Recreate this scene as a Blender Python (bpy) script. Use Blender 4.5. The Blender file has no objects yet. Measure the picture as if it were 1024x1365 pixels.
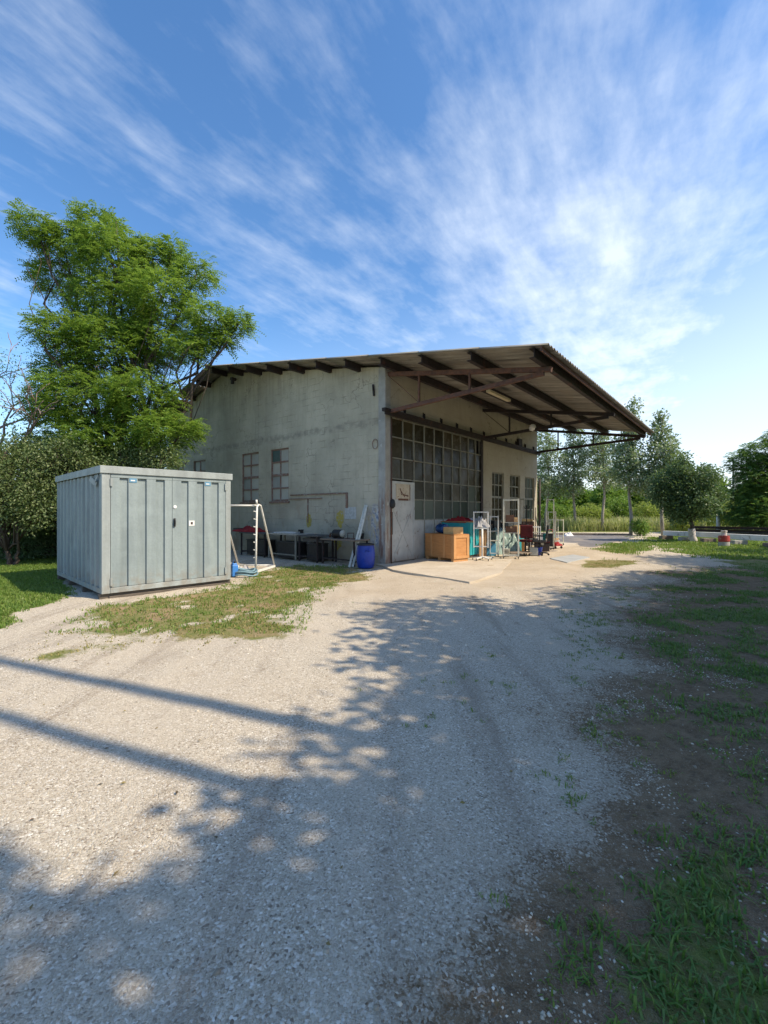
import bpy, math, random
import numpy as np
from mathutils import Vector, Matrix
random.seed(7)
SC = bpy.context.scene
COL = SC.collection
W0, H0, FP, HC = 1024.0, 1365.0, 590.0, 1.5     # photo size, focal length in its pixels, eye height
R = math.radians

# ------------------------------------------------------------------ placing
def gp(u, v, z=0.0):
    """ground (or height z) point seen at photo pixel"""
    d = FP * (HC - z) / (v - 682.5)
    return np.array([(u - 512) / FP * d, d, z])
def zat(v, d): return HC + (682.5 - v) / FP * d
def par(P, D, u):
    """parameter along the ground line P + t D where it crosses photo column u"""
    r = (u - 512) / FP
    return (r * P[1] - P[0]) / (D[0] - r * D[1])

C0 = np.array([0.04, 12.55]); F = np.array([.6374, .7705]); G = np.array([-.7705, .6374])
BANG = math.atan2(F[1], F[0])
def bl(t, s):                                   # building frame -> world xy
    p = C0 + F * t + G * s
    return p

# ------------------------------------------------------------------ materials
def newmat(name):
    m = bpy.data.materials.new(name); m.use_nodes = True
    nt = m.node_tree
    for n in list(nt.nodes): nt.nodes.remove(n)
    o = nt.nodes.new('ShaderNodeOutputMaterial')
    b = nt.nodes.new('ShaderNodeBsdfPrincipled')
    nt.links.new(b.outputs[0], o.inputs[0])
    return m, nt, b, o
class NT:
    def __init__(s, nt): s.nt = nt
    def n(s, t, **k):
        x = s.nt.nodes.new(t)
        for a, b in k.items(): setattr(x, a, b)
        return x
    def set(s, sock, v):
        if isinstance(v, bpy.types.NodeSocket): s.nt.links.new(v, sock)
        elif isinstance(v, (tuple, list)) and sock.type == 'RGBA': sock.default_value = (*v[:3], 1)
        else: sock.default_value = v
    def math(s, op, a, b=0.0, c=None, clamp=False):
        x = s.n('ShaderNodeMath', operation=op, use_clamp=clamp)
        s.set(x.inputs[0], a); s.set(x.inputs[1], b)
        if c is not None: s.set(x.inputs[2], c)
        return x.outputs[0]
    def mix(s, f, a, b, mode='MIX'):
        x = s.n('ShaderNodeMix', data_type='RGBA', blend_type=mode)
        s.set(x.inputs[0], f); s.set(x.inputs[6], a); s.set(x.inputs[7], b)
        return x.outputs[2]
    def map(s, v, a, b, c=0.0, d=1.0, smooth=False):
        x = s.n('ShaderNodeMapRange', interpolation_type='SMOOTHSTEP' if smooth else 'LINEAR')
        s.set(x.inputs[0], v); s.set(x.inputs[1], a); s.set(x.inputs[2], b); s.set(x.inputs[3], c); s.set(x.inputs[4], d)
        return x.outputs[0]
    def coord(s, which='Object', scale=(1, 1, 1), loc=(0, 0, 0), rot=(0, 0, 0)):
        t = s.n('ShaderNodeTexCoord'); m = s.n('ShaderNodeMapping')
        s.nt.links.new(t.outputs[which], m.inputs[0])
        m.inputs['Scale'].default_value = scale; m.inputs['Location'].default_value = loc; m.inputs['Rotation'].default_value = rot
        return m.outputs[0]
    def noise(s, vec, scale, detail=4, rough=.55, dist=0.0, out=0):
        x = s.n('ShaderNodeTexNoise'); s.set(x.inputs['Vector'], vec)
        x.inputs['Scale'].default_value = scale; x.inputs['Detail'].default_value = detail
        x.inputs['Roughness'].default_value = rough; x.inputs['Distortion'].default_value = dist
        return x.outputs[out]
    def vor(s, vec, scale, feature='F1', out='Distance', rnd=1.0):
        x = s.n('ShaderNodeTexVoronoi', feature=feature); s.set(x.inputs['Vector'], vec)
        x.inputs['Scale'].default_value = scale; x.inputs['Randomness'].default_value = rnd
        return x.outputs[out]
    def ramp(s, f, stops):
        x = s.n('ShaderNodeValToRGB'); s.set(x.inputs[0], f)
        e = x.color_ramp.elements
        while len(e) < len(stops): e.new(.5)
        for i, (p, c) in enumerate(stops): e[i].position = p; e[i].color = (*c, 1)
        return x.outputs[0]
    def bump(s, h, strength=.5, dist=.01, normal=None):
        x = s.n('ShaderNodeBump'); s.set(x.inputs['Height'], h)
        x.inputs['Strength'].default_value = strength; x.inputs['Distance'].default_value = dist
        if normal is not None: s.nt.links.new(normal, x.inputs['Normal'])
        return x.outputs[0]
    def xyz(s, vec):
        x = s.n('ShaderNodeSeparateXYZ'); s.set(x.inputs[0], vec); return x.outputs

def mat(name, c1, c2=None, rough=.75, metal=0.0, sc=6.0, stretch=(1, 1, 1), bump=.25, bsc=60, lo=.35, hi=.7, c3=None, c3sc=2.5, c3lo=.58, c3hi=.68, spec=.4):
    """plain weathered surface: c1/c2 mottled by noise, patches of c3 (rust, dirt), fine bump"""
    m, nt, b, o = newmat(name); q = NT(nt)
    v = q.coord(scale=stretch)
    c2 = c2 or tuple(x * .78 for x in c1)
    f = q.map(q.noise(v, sc, 6, .6), lo, hi)
    c = q.mix(f, c1, c2)
    if c3:
        g = q.map(q.noise(v, c3sc, 7, .65, .3), c3lo, c3hi)
        c = q.mix(g, c, c3)
    q.set(b.inputs['Base Color'], c)
    r = q.map(q.noise(v, sc * 2.3, 4), .3, .7, max(rough - .12, .05), min(rough + .12, 1))
    q.set(b.inputs['Roughness'], r); b.inputs['Metallic'].default_value = metal
    b.inputs['Specular IOR Level'].default_value = spec
    if bump: q.set(b.inputs['Normal'], q.bump(q.noise(v, bsc, 4), bump, .004))
    return m

M = {}
M['rust_steel'] = mat('rust_steel', (.16, .075, .05), (.07, .042, .036), .85, 0, 9, bump=.5, c3=(.07, .055, .05), c3sc=5)
M['dark_steel'] = mat('dark_steel', (.022, .018, .02), (.038, .027, .026), .75, 0, 5, bump=.3, c3=(.085, .035, .025), c3sc=3)
M['window_iron'] = mat('window_iron', (.23, .16, .13), (.20, .095, .065), .85, 0, 8, bump=.4, c3=(.26, .25, .23), c3sc=9, c3lo=.5)
M['glaze_iron'] = mat('glaze_iron', (.27, .27, .23), (.18, .18, .155), .7, 0, 7, bump=.3, c3=(.16, .09, .06), c3sc=6)
M['white_paint'] = mat('white_paint', (.72, .72, .70), (.60, .60, .57), .5, 0, 8, c3=(.33, .24, .17), c3sc=7, c3lo=.68, c3hi=.74)
M['cream_paint'] = mat('cream_paint', (.66, .65, .55), (.52, .51, .43), .55, 0, 8, c3=(.30, .20, .13), c3sc=9, c3lo=.66, c3hi=.74)
M['plank_white'] = mat('plank_white', (.62, .64, .60), (.48, .50, .46), .75, 0, 5, (6, 6, .6), c3=(.30, .27, .22), c3sc=4)
M['barrel_blue'] = mat('barrel_blue', (.008, .045, .36), (.006, .03, .26), .38, 0, 4, bump=.1, c3=(.12, .14, .2), c3sc=3, c3lo=.64, c3hi=.8)
M['jug_blue'] = mat('jug_blue', (.012, .07, .22), (.006, .03, .12), .2, 0, 6, bump=.05)
M['plywood'] = mat('plywood', (.50, .24, .085), (.38, .17, .06), .7, 0, 3, (1, 1, 7), bump=.2, c3=(.22, .11, .05), c3sc=4, c3lo=.62, c3hi=.75)
M['batten'] = mat('batten', (.55, .29, .12), (.42, .21, .08), .75, 0, 5, (7, 7, 1), bump=.3)
M['cardboard'] = mat('cardboard', (.48, .30, .16), (.38, .23, .12), .85, 0, 3, bump=.15, c3=(.25, .15, .09), c3sc=4, c3lo=.63)
M['carton_light'] = mat('carton_light', (.62, .42, .20), (.50, .33, .15), .85, 0, 3, bump=.15)
M['carton_brown'] = mat('carton_brown', (.13, .065, .04), (.08, .045, .03), .8, 0, 5)
M['teal'] = mat('teal', (.03, .36, .40), (.025, .28, .31), .5, 0, 3, c3=(.22, .20, .13), c3sc=5, c3lo=.6, c3hi=.72)
M['blue_case'] = mat('blue_case', (.06, .24, .38), (.05, .18, .28), .5, 0, 4)
M['sky_blue'] = mat('sky_blue', (.05, .22, .62), (.04, .16, .45), .45, 0, 4)
M['black_plastic'] = mat('black_plastic', (.018, .018, .02), (.03, .03, .032), .5, 0, 6)
M['burgundy'] = mat('burgundy', (.085, .008, .012), (.05, .006, .009), .9, 0, 8, bump=.5, bsc=200)
M['red_cloth'] = mat('red_cloth', (.36, .022, .025), (.22, .012, .018), .85, 0, 4, bump=.5, bsc=40)
M['red_paint'] = mat('red_paint', (.38, .045, .035), (.25, .03, .025), .6, 0, 5, c3=(.4, .36, .3), c3sc=4)
M['tarp'] = mat('tarp', (.30, .40, .37), (.14, .21, .20), .45, 0, 5, bump=1, bsc=11)
M['grey_cloth'] = mat('grey_cloth', (.46, .46, .47), (.34, .34, .36), .8, 0, 4, bump=.4, bsc=25)
M['table_top'] = mat('table_top', (.09, .095, .10), (.06, .06, .065), .6, 0, 5, c3=(.2, .17, .13), c3sc=5)
M['pale_top'] = mat('pale_top', (.42, .42, .38), (.30, .30, .27), .7, 0, 5)
M['bench_wood'] = mat('bench_wood', (.24, .19, .15), (.16, .13, .10), .85, 0, 4, (1, 8, 1))
M['rubber'] = mat('rubber', (.02, .02, .02), (.035, .033, .03), .8, 0, 8)
M['glass_pale'] = mat('glass_pale', (.30, .38, .37), (.20, .27, .27), .35, 0, 3, bump=.1, bsc=8)
M['red_rim'] = mat('red_rim', (.42, .26, .12), (.3, .18, .09), .8, 0, 5)
M['skid_wood'] = mat('skid_wood', (.13, .11, .09), (.07, .06, .05), .9, 0, 5, (1, 7, 1), bump=.5)
M['concrete_block'] = mat('concrete_block', (.42, .41, .38), (.30, .29, .27), .9, 0, 5, bump=.5, c3=(.16, .15, .13), c3sc=5)
M['lime_wash'] = mat('lime_wash', (.62, .58, .54), (.44, .40, .36), .9, 0, 7, bump=.6, c3=(.14, .10, .08), c3sc=5, c3lo=.56)
M['beam_white'] = mat('beam_white', (.80, .81, .80), (.66, .67, .67), .6, 0, 3, c3=(.35, .33, .3), c3sc=3, c3lo=.6)
M['pole_wood'] = mat('pole_wood', (.16, .12, .09), (.09, .07, .055), .9, 0, 4, (9, 9, .7), bump=.6)
M['bark_dark'] = mat('bark_dark', (.085, .065, .05), (.045, .036, .03), .95, 0, 9, (1, 1, .3), bump=1, bsc=30)
M['bark_grey'] = mat('bark_grey', (.34, .31, .27), (.20, .18, .155), .9, 0, 6, (1, 1, .4), bump=.6, bsc=30, c3=(.07, .06, .05), c3sc=5, c3lo=.6)
M['bark_twig'] = mat('bark_twig', (.26, .19, .17), (.18, .13, .12), .95, 0, 6, bump=0)
M['kerb'] = mat('kerb', (.22, .18, .15), (.15, .12, .10), .9, 0, 3, bump=.5, c3=(.12, .10, .08), c3sc=4)
M['slab'] = mat('slab', (.40, .42, .43), (.32, .34, .35), .85, 0, 2, bump=.3)
M['lamp_diffuser'] = mat('lamp_diffuser', (.62, .55, .38), (.5, .44, .3), .4, 0, 3, bump=0)
M['yellow_paint'] = mat('yellow_paint', (.42, .32, .035), (.34, .30, .12), .8, 0, 9, bump=.3, c3=(.33, .34, .31), c3sc=14, c3lo=.55, c3hi=.62)
M['white_wash'] = mat('white_wash', (.46, .48, .48), (.36, .38, .37), .85, 0, 14, bump=.3, lo=.42, hi=.58)
M['rust_stain'] = mat('rust_stain', (.25, .15, .11), (.18, .12, .10), .9, 0, 8, bump=.3, c3=(.33, .33, .31), c3sc=7, c3lo=.52)
M['sign_cream'] = mat('sign_cream', (.52, .47, .38), (.40, .34, .26), .8, 0, 8, c3=(.2, .12, .08), c3sc=9, c3lo=.6)
M['label_blue'] = mat('label_blue', (.12, .28, .42), (.10, .23, .36), .5, 0, 9)
M['label_white'] = mat('label_white', (.75, .75, .75), (.66, .66, .66), .5, 0, 9)
M['ink'] = mat('ink', (.05, .03, .03), None, .7)
M['asphalt'] = mat('asphalt', (.17, .165, .17), (.13, .125, .13), .9, 0, 1.2, bump=.6, bsc=120, c3=(.30, .26, .21), c3sc=.7, c3lo=.5, c3hi=.7)

# galvanised sheet
def galv(name, base, dark):
    m, nt, b, o = newmat(name); q = NT(nt)
    v = q.coord(); vs = q.coord(scale=(1, 1, .12))
    sp = q.vor(v, 45, out='Color'); g = q.xyz(sp)[0]
    c = q.mix(q.math('MULTIPLY', g, .35), base, tuple(x * .75 for x in base))
    c = q.mix(q.map(q.noise(vs, 5, 5, .6), .42, .75), c, dark)
    c = q.mix(q.map(q.noise(v, 1.7, 5, .6), .55, .8), c, tuple(x * 1.12 for x in base))
    zz = q.xyz(v)[2]
    mud = q.math('MULTIPLY', q.map(zz, .12, .55, 1, 0, True), q.map(q.noise(v, 6, 5, .65), .4, .6))
    c = q.mix(q.math('MULTIPLY', mud, .6), c, (.24, .21, .17))
    rs = q.math('MULTIPLY', q.map(q.noise(vs, 8, 6, .7), .66, .72), q.map(q.noise(v, 1.2, 3), .5, .6))
    c = q.mix(q.math('MULTIPLY', rs, .6), c, (.24, .14, .08))
    q.set(b.inputs['Base Color'], c)
    b.inputs['Metallic'].default_value = .12; b.inputs['Specular IOR Level'].default_value = .25
    q.set(b.inputs['Roughness'], q.map(q.noise(v, 9, 4), .3, .7, .5, .68))
    q.set(b.inputs['Normal'], q.bump(q.noise(v, 3.0, 3), .45, .03))
    return m
M['galv'] = galv('galvanised_sheet', (.27, .325, .34), (.18, .22, .235))
M['galv_light'] = galv('galvanised_trim', (.33, .37, .375), (.22, .245, .25))

# rendered wall
def wallmat(name, a, b2, band, warm):
    m, nt, b, o = newmat(name); q = NT(nt)
    v = q.coord(); x, y, z = q.xyz(v)
    n1 = q.noise(v, .8, 6, .6, .3)
    c = q.mix(q.map(n1, .35, .68), a, b2)
    streak = q.noise(q.coord(scale=(3.5, 3.5, .22)), 1.6, 5, .6)
    c = q.mix(q.math('MULTIPLY', q.map(streak, .52, .8), .3), c, tuple(k * .62 for k in b2))
    # crossing brick courses faintly telegraphing through the render
    cb = q.n('ShaderNodeCombineXYZ'); nt.links.new(q.math('ADD', x, y), cb.inputs[0]); nt.links.new(z, cb.inputs[1])
    br = q.n('ShaderNodeTexBrick'); nt.links.new(cb.outputs[0], br.inputs[0])
    br.inputs['Scale'].default_value = 1.0; br.inputs['Brick Width'].default_value = .42; br.inputs['Row Height'].default_value = .21
    br.inputs['Mortar Size'].default_value = .012; br.inputs['Mortar Smooth'].default_value = .6; br.inputs['Bias'].default_value = 0
    brn = q.math('MULTIPLY', br.outputs['Fac'], q.map(q.noise(v, 2.2, 3), .45, .7))
    c = q.mix(q.math('MULTIPLY', brn, .5), c, tuple(k * .55 for k in b2))
    # spots where render flaked
    sp = q.map(q.noise(v, 11, 4, .7), .66, .72)
    c = q.mix(q.math('MULTIPLY', sp, .45), c, (.20, .19, .17))
    # dark construction joint
    zz = q.math('ADD', z, q.math('MULTIPLY', q.math('SUBTRACT', q.noise(v, 3.0, 4), .5), .35))
    bd = q.math('MULTIPLY', q.map(q.math('ABSOLUTE', q.math('SUBTRACT', zz, 4.12)), .02, .17, 1, 0, True), q.map(q.noise(v, 5, 5, .7), .35, .6))
    c = q.mix(q.math('MULTIPLY', bd, band), c, (.14, .135, .12))
    # rising damp near the ground and soot stains high under the verge
    lowz = q.math('MULTIPLY', q.map(z, .0, 1.0, 1, 0, True), q.map(q.noise(v, 2.3, 5), .35, .65))
    c = q.mix(q.math('MULTIPLY', lowz, .5), c, (.17, .15, .12))
    c = q.mix(warm, c, (.46, .40, .30), 'MIX')
    rst = q.math('MULTIPLY', q.map(q.noise(q.coord(scale=(1, 1, .45), loc=(7, 1, 0)), 1.6, 6, .65), .56, .68), q.map(z, 1.2, 2.3, 1, 0, True))
    c = q.mix(q.math('MULTIPLY', rst, .5), c, (.30, .19, .11))
    ew = q.n('ShaderNodeVectorMath', operation='ADD'); nt.links.new(v, ew.inputs[0]); nt.links.new(q.noise(v, 2.5, 4, out=1), ew.inputs[1])
    ck = q.math('MULTIPLY', q.map(q.vor(ew.outputs[0], .55, 'DISTANCE_TO_EDGE'), .0, .010, 1, 0), q.map(q.noise(v, .7, 3), .48, .56))
    c = q.mix(q.math('MULTIPLY', ck, .7), c, (.13, .12, .10))
    top = q.math('MULTIPLY', q.map(z, 4.7, 6.2, 0, 1, True), q.map(q.noise(q.coord(scale=(4, 4, .35)), 1.3, 5, .65), .45, .62))
    c = q.mix(q.math('MULTIPLY', top, .35), c, (.17, .16, .14))
    # worn blue and white smears by the corner
    cx = q.map(q.math('ADD', x, y), .25, .95, 1, 0, True)
    cz = q.math('MULTIPLY', q.map(z, .35, .7, 0, 1, True), q.map(z, 1.45, 1.95, 1, 0, True))
    gm = q.math('MULTIPLY', q.math('MULTIPLY', cx, cz), q.map(q.noise(q.coord(scale=(1, 1, .6), loc=(4, 2, 0)), 6, 5, .65, .8), .45, .56))
    gcol = q.mix(q.map(q.noise(v, 8, 3, .5, .5), .45, .55), (.10, .17, .34), (.46, .50, .56))
    c = q.mix(q.math('MULTIPLY', gm, .75), c, gcol)
    q.set(b.inputs['Base Color'], c); b.inputs['Roughness'].default_value = .92
    b.inputs['Specular IOR Level'].default_value = .2
    h = q.math('ADD', q.noise(v, 26, 6, .65), q.math('ADD', q.math('MULTIPLY', q.noise(v, 3, 4), 1.5), q.math('MULTIPLY', brn, -1.0)))
    q.set(b.inputs['Normal'], q.bump(h, .8, .014))
    return m
M['wall'] = wallmat('grey_render', (.49, .455, .36), (.35, .325, .255), .5, 0.0)
M['wall_warm'] = wallmat('beige_render', (.40, .38, .33), (.31, .29, .25), .25, .25)

# peeling corner pier
def pier():
    m, nt, b, o = newmat('peeling_corner_render'); q = NT(nt); v = q.coord(); x, y, z = q.xyz(v)
    c = q.mix(q.map(q.noise(v, 2, 6), .35, .65), (.38, .375, .35), (.27, .265, .245))
    st = q.math('MULTIPLY', q.map(q.noise(q.coord(scale=(5, 5, .6)), 2, 6, .65), .47, .58), q.map(z, 1.5, 2.4, 1, 0, True))
    c = q.mix(q.math('MULTIPLY', st, .85), c, (.20, .11, .08))
    c = q.mix(q.map(q.noise(v, 5, 5), .62, .68), c, (.42, .42, .40))
    q.set(b.inputs['Base Color'], c); b.inputs['Roughness'].default_value = .9
    q.set(b.inputs['Normal'], q.bump(q.noise(v, 12, 6, .7), .8, .02))
    return m
M['pier'] = pier()

# dirty panes; each pane picks its own tone per island
def panemat(name, tones, rough=.16):
    m, nt, b, o = newmat(name); q = NT(nt); v = q.coord()
    g = q.n('ShaderNodeNewGeometry').outputs['Random Per Island']
    st = [(i / max(1, len(tones) - 1), t) for i, t in enumerate(tones)]
    c = q.ramp(g, st)
    d = q.map(q.noise(v, 2.4, 6, .6, .4), .42, .72)
    c = q.mix(q.math('MULTIPLY', d, .16), c, (.15, .14, .10))
    c = q.mix(q.map(q.noise(v, 3.1, 4, .6, 1.5), .70, .74, 0, .5), c, (.36, .40, .38))
    q.set(b.inputs['Base Color'], c)
    q.set(b.inputs['Roughness'], q.map(d, 0, 1, rough, rough + .35))
    b.inputs['Specular IOR Level'].default_value = .10
    q.set(b.inputs['Normal'], q.bump(q.noise(v, 3, 2), .12, .03))
    return m
M['pane_dark'] = panemat('dark_dirty_glass', [(.010, .012, .009), (.034, .030, .017), (.018, .019, .012), (.060, .046, .024), (.026, .030, .017), (.075, .060, .034), (.012, .013, .010)])
M['pane_pale'] = panemat('pale_painted_glass', [(.10, .13, .11), (.05, .07, .055), (.13, .155, .135), (.025, .04, .03), (.11, .12, .105)], .35)
M['pane_grey'] = panemat('blind_grey_glass', [(.42, .41, .36), (.36, .36, .31), (.46, .45, .39), (.28, .29, .27), (.44, .42, .36)], .6)
M['pane_green'] = mat('green_board', (.045, .085, .065), (.035, .06, .05), .5)

def doormat():
    m, nt, b, o = newmat('worn_grey_door_paint'); q = NT(nt); v = q.coord(); x, y, z = q.xyz(v)
    c = q.mix(q.map(q.noise(v, 2, 6), .35, .65), (.46, .48, .48), (.36, .38, .39))
    st = q.map(q.noise(q.coord(scale=(2, 2, 1.0)), 4, 6, .7, .8), .58, .64)
    c = q.mix(q.math('MULTIPLY', st, .7), c, (.16, .11, .08))
    c = q.mix(q.math('MULTIPLY', q.map(z, 0, .3, 1, 0, True), .6), c, (.22, .15, .10))
    q.set(b.inputs['Base Color'], c); b.inputs['Roughness'].default_value = .55
    q.set(b.inputs['Normal'], q.bump(q.noise(v, 2.5, 4), .3, .03))
    return m
M['door_paint'] = doormat()

def sheetmat(name, a, b2, c3):
    m, nt, b, o = newmat(name); q = NT(nt); v = q.coord()
    c = q.mix(q.map(q.noise(q.coord(scale=(6, .5, 1)), 1.5, 6, .65), .33, .68), a, b2)
    c = q.mix(q.map(q.noise(v, 1.3, 6, .6), .5, .72), c, c3)
    q.set(b.inputs['Base Color'], c); b.inputs['Roughness'].default_value = .95
    q.set(b.inputs['Normal'], q.bump(q.noise(v, 30, 4), .3, .01))
    return m
M['sheet_under'] = sheetmat('weathered_fibre_cement', (.36, .34, .30), (.15, .135, .12), (.25, .215, .175))
M['sheet_top'] = sheetmat('roof_top_fibre_cement', (.26, .25, .23), (.15, .15, .13), (.10, .11, .07))

def leafmat(name, c1, c2, c3, trans=.45, rough=.45):
    m, nt, b, o = newmat(name); q = NT(nt)
    g = q.n('ShaderNodeNewGeometry')
    c = q.ramp(g.outputs['Random Per Island'], [(0, c1), (.5, c2), (1, c3)])
    big = q.noise(q.coord(), .55, 3)
    c = q.mix(q.map(big, .35, .65, 0, .5), c, c1)
    q.set(b.inputs['Base Color'], c); b.inputs['Roughness'].default_value = rough
    b.inputs['Specular IOR Level'].default_value = .35
    t = q.n('ShaderNodeBsdfTranslucent')
    q.set(t.inputs[0], q.mix(.35, c, (.30, .42, .04)))
    mx = q.n('ShaderNodeMixShader'); mx.inputs[0].default_value = trans
    nt.links.new(b.outputs[0], mx.inputs[1]); nt.links.new(t.outputs[0], mx.inputs[2]); nt.links.new(mx.outputs[0], o.inputs[0])
    return m
M['leaf_robinia'] = leafmat('locust_leaf', (.09, .19, .035), (.18, .31, .045), (.33, .45, .09), .5)
M['leaf_locust_shade'] = leafmat('shaded_locust_leaf', (.05, .13, .04), (.09, .20, .05), (.18, .30, .08), .4)  # darker copy of the locust leaf, shade put into the colour
M['leaf_shrub'] = leafmat('silvery_shrub_leaf', (.08, .13, .045), (.13, .18, .07), (.24, .28, .13), .3)
M['leaf_poplar'] = leafmat('white_poplar_leaf', (.14, .21, .08), (.25, .33, .17), (.64, .68, .58), .35)
M['leaf_dark'] = leafmat('dark_round_leaf', (.06, .12, .055), (.10, .18, .08), (.20, .28, .16), .3)
M['leaf_green'] = leafmat('hedgerow_leaf', (.10, .21, .035), (.17, .30, .05), (.27, .38, .09), .45)
M['leaf_yellow'] = leafmat('yellow_green_leaf', (.22, .30, .05), (.33, .40, .08), (.42, .46, .13), .45)
M['blade_green'] = leafmat('grass_blade', (.10, .19, .03), (.17, .27, .045), (.27, .33, .09), .4)
M['blade_dark'] = leafmat('verge_blade', (.07, .16, .03), (.12, .23, .05), (.20, .28, .08), .35)
M['blade_mixed'] = leafmat('drying_grass_blade', (.20, .24, .06), (.32, .27, .10), (.44, .30, .15), .35)
M['blade_straw'] = leafmat('tall_straw_grass', (.26, .32, .09), (.44, .43, .19), (.58, .53, .30), .4)

# ------------------------------------------------------------------ mesh builder
class MB:
    def __init__(s): s.v = []; s.f = []; s.m = []; s.n = 0
    def add(s, verts, faces, mi=0):
        verts = np.asarray(verts, float)
        s.v.append(verts)
        for f in faces: s.f.append([i + s.n for i in f]); s.m.append(mi)
        s.n += len(verts); return s
    def box(s, c, d, mi=0, rz=0.0, taper=1.0, M4=None):
        x, y, z = np.array(d) / 2.0
        p = np.array([[-x, -y, -z], [x, -y, -z], [x, y, -z], [-x, y, -z], [-x * taper, -y * taper, z], [x * taper, -y * taper, z], [x * taper, y * taper, z], [-x * taper, y * taper, z]])
        if rz:
            c_, s_ = math.cos(rz), math.sin(rz); p = np.column_stack([p[:, 0] * c_ - p[:, 1] * s_, p[:, 0] * s_ + p[:, 1] * c_, p[:, 2]])
        if M4 is not None: p = np.array([list(M4 @ Vector(k)) for k in p])
        return s.add(p + np.array(c), [(0, 3, 2, 1), (4, 5, 6, 7), (0, 1, 5, 4), (1, 2, 6, 5), (2, 3, 7, 6), (3, 0, 4, 7)], mi)
    def b2(s, lo, hi, mi=0):
        lo = np.array(lo, float); hi = np.array(hi, float)
        return s.box((lo + hi) / 2, np.abs(hi - lo), mi)
    def bar(s, a, b, w, h=None, mi=0, up=(0, 0, 1)):
        """rectangular bar from a to b"""
        h = h or w; a = Vector(a); b = Vector(b); d = (b - a); L = d.length; d.normalize()
        u = Vector(up)
        if abs(d.dot(u)) > .98: u = Vector((1, 0, 0))
        x = d.cross(u).normalized(); y = x.cross(d)
        p = []
        for q_ in (a, b):
            for i, j in ((-1, -1), (1, -1), (1, 1), (-1, 1)): p.append(list(q_ + x * (i * w / 2) + y * (j * h / 2)))
        return s.add(p, [(0, 1, 2, 3), (7, 6, 5, 4), (0, 4, 5, 1), (1, 5, 6, 2), (2, 6, 7, 3), (3, 7, 4, 0)], mi)
    def tube(s, pts, rad, seg=8, mi=0, caps=True):
        P = [Vector(p) for p in pts]; n = len(P)
        if not hasattr(rad, '__len__'): rad = [rad] * n
        V = []; Fc = []
        prev = None
        for i in range(n):
            d = (P[min(i + 1, n - 1)] - P[max(i - 1, 0)]).normalized()
            if prev is None:
                u = Vector((0, 0, 1)) if abs(d.z) < .9 else Vector((1, 0, 0)); x = d.cross(u).normalized()
            else:
                x = (prev - d * prev.dot(d)).normalized()
            prev = x; y = d.cross(x)
            for k in range(seg):
                a = 2 * math.pi * k / seg
                V.append(list(P[i] + (x * math.cos(a) + y * math.sin(a)) * rad[i]))
        for i in range(n - 1):
            for k in range(seg):
                k2 = (k + 1) % seg
                Fc.append((i * seg + k, i * seg + k2, (i + 1) * seg + k2, (i + 1) * seg + k))
        if caps: Fc.append(tuple(range(seg))[::-1]); Fc.append(tuple((n - 1) * seg + k for k in range(seg)))
        return s.add(V, Fc, mi)
    def lathe(s, c, prof, seg=24, mi=0):
        V = []; Fc = []; n = len(prof)
        for r, z in prof:
            for k in range(seg):
                a = 2 * math.pi * k / seg; V.append((c[0] + r * math.cos(a), c[1] + r * math.sin(a), c[2] + z))
        for i in range(n - 1):
            for k in range(seg):
                k2 = (k + 1) % seg; Fc.append((i * seg + k, i * seg + k2, (i + 1) * seg + k2, (i + 1) * seg + k))
        Fc.append(tuple(range(seg))[::-1]); Fc.append(tuple((n - 1) * seg + k for k in range(seg)))
        return s.add(V, Fc, mi)
    def quads(s, V4, mi=0):
        """V4: (n,4,3) array"""
        n = len(V4); s.v.append(np.asarray(V4).reshape(-1, 3))
        base = s.n; idx = (np.arange(n * 4).reshape(n, 4) + base)
        s.f.append(idx); s.m.append(np.full(n, mi)); s.n += n * 4; return s
    def build(s, name, mats, parent=None, smooth=False, bevel=0.0):
        if not isinstance(mats, (list, tuple)): mats = [mats]
        V = np.concatenate(s.v)
        me = bpy.data.meshes.new(name)
        loops = []; starts = []; tot = []; mi = []
        cur = 0
        for f, m_ in zip(s.f, s.m):
            if isinstance(f, np.ndarray):
                k = len(f); loops.append(f.ravel()); starts.append(cur + np.arange(k) * 4); tot.append(np.full(k, 4)); mi.append(m_); cur += k * 4
            else:
                loops.append(np.array(f)); starts.append(np.array([cur])); tot.append(np.array([len(f)])); mi.append(np.array([m_])); cur += len(f)
        loops = np.concatenate(loops); starts = np.concatenate(starts); mi = np.concatenate(mi)
        me.vertices.add(len(V)); me.vertices.foreach_set('co', V.astype(np.float32).ravel())
        me.loops.add(len(loops)); me.loops.foreach_set('vertex_index', loops.astype(np.int32))
        me.polygons.add(len(starts)); me.polygons.foreach_set('loop_start', starts.astype(np.int32))
        for m_ in mats: me.materials.append(m_)
        me.polygons.foreach_set('material_index', mi.astype(np.int32))
        me.polygons.foreach_set('use_smooth', np.full(len(starts), bool(smooth)))
        me.update(calc_edges=True); me.validate()
        o = bpy.data.objects.new(name, me); COL.objects.link(o)
        if parent is not None: o.parent = parent
        if bevel:
            bv = o.modifiers.new('bevel', 'BEVEL'); bv.width = bevel; bv.segments = 2; bv.limit_method = 'ANGLE'; bv.angle_limit = R(40)
        return o

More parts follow.
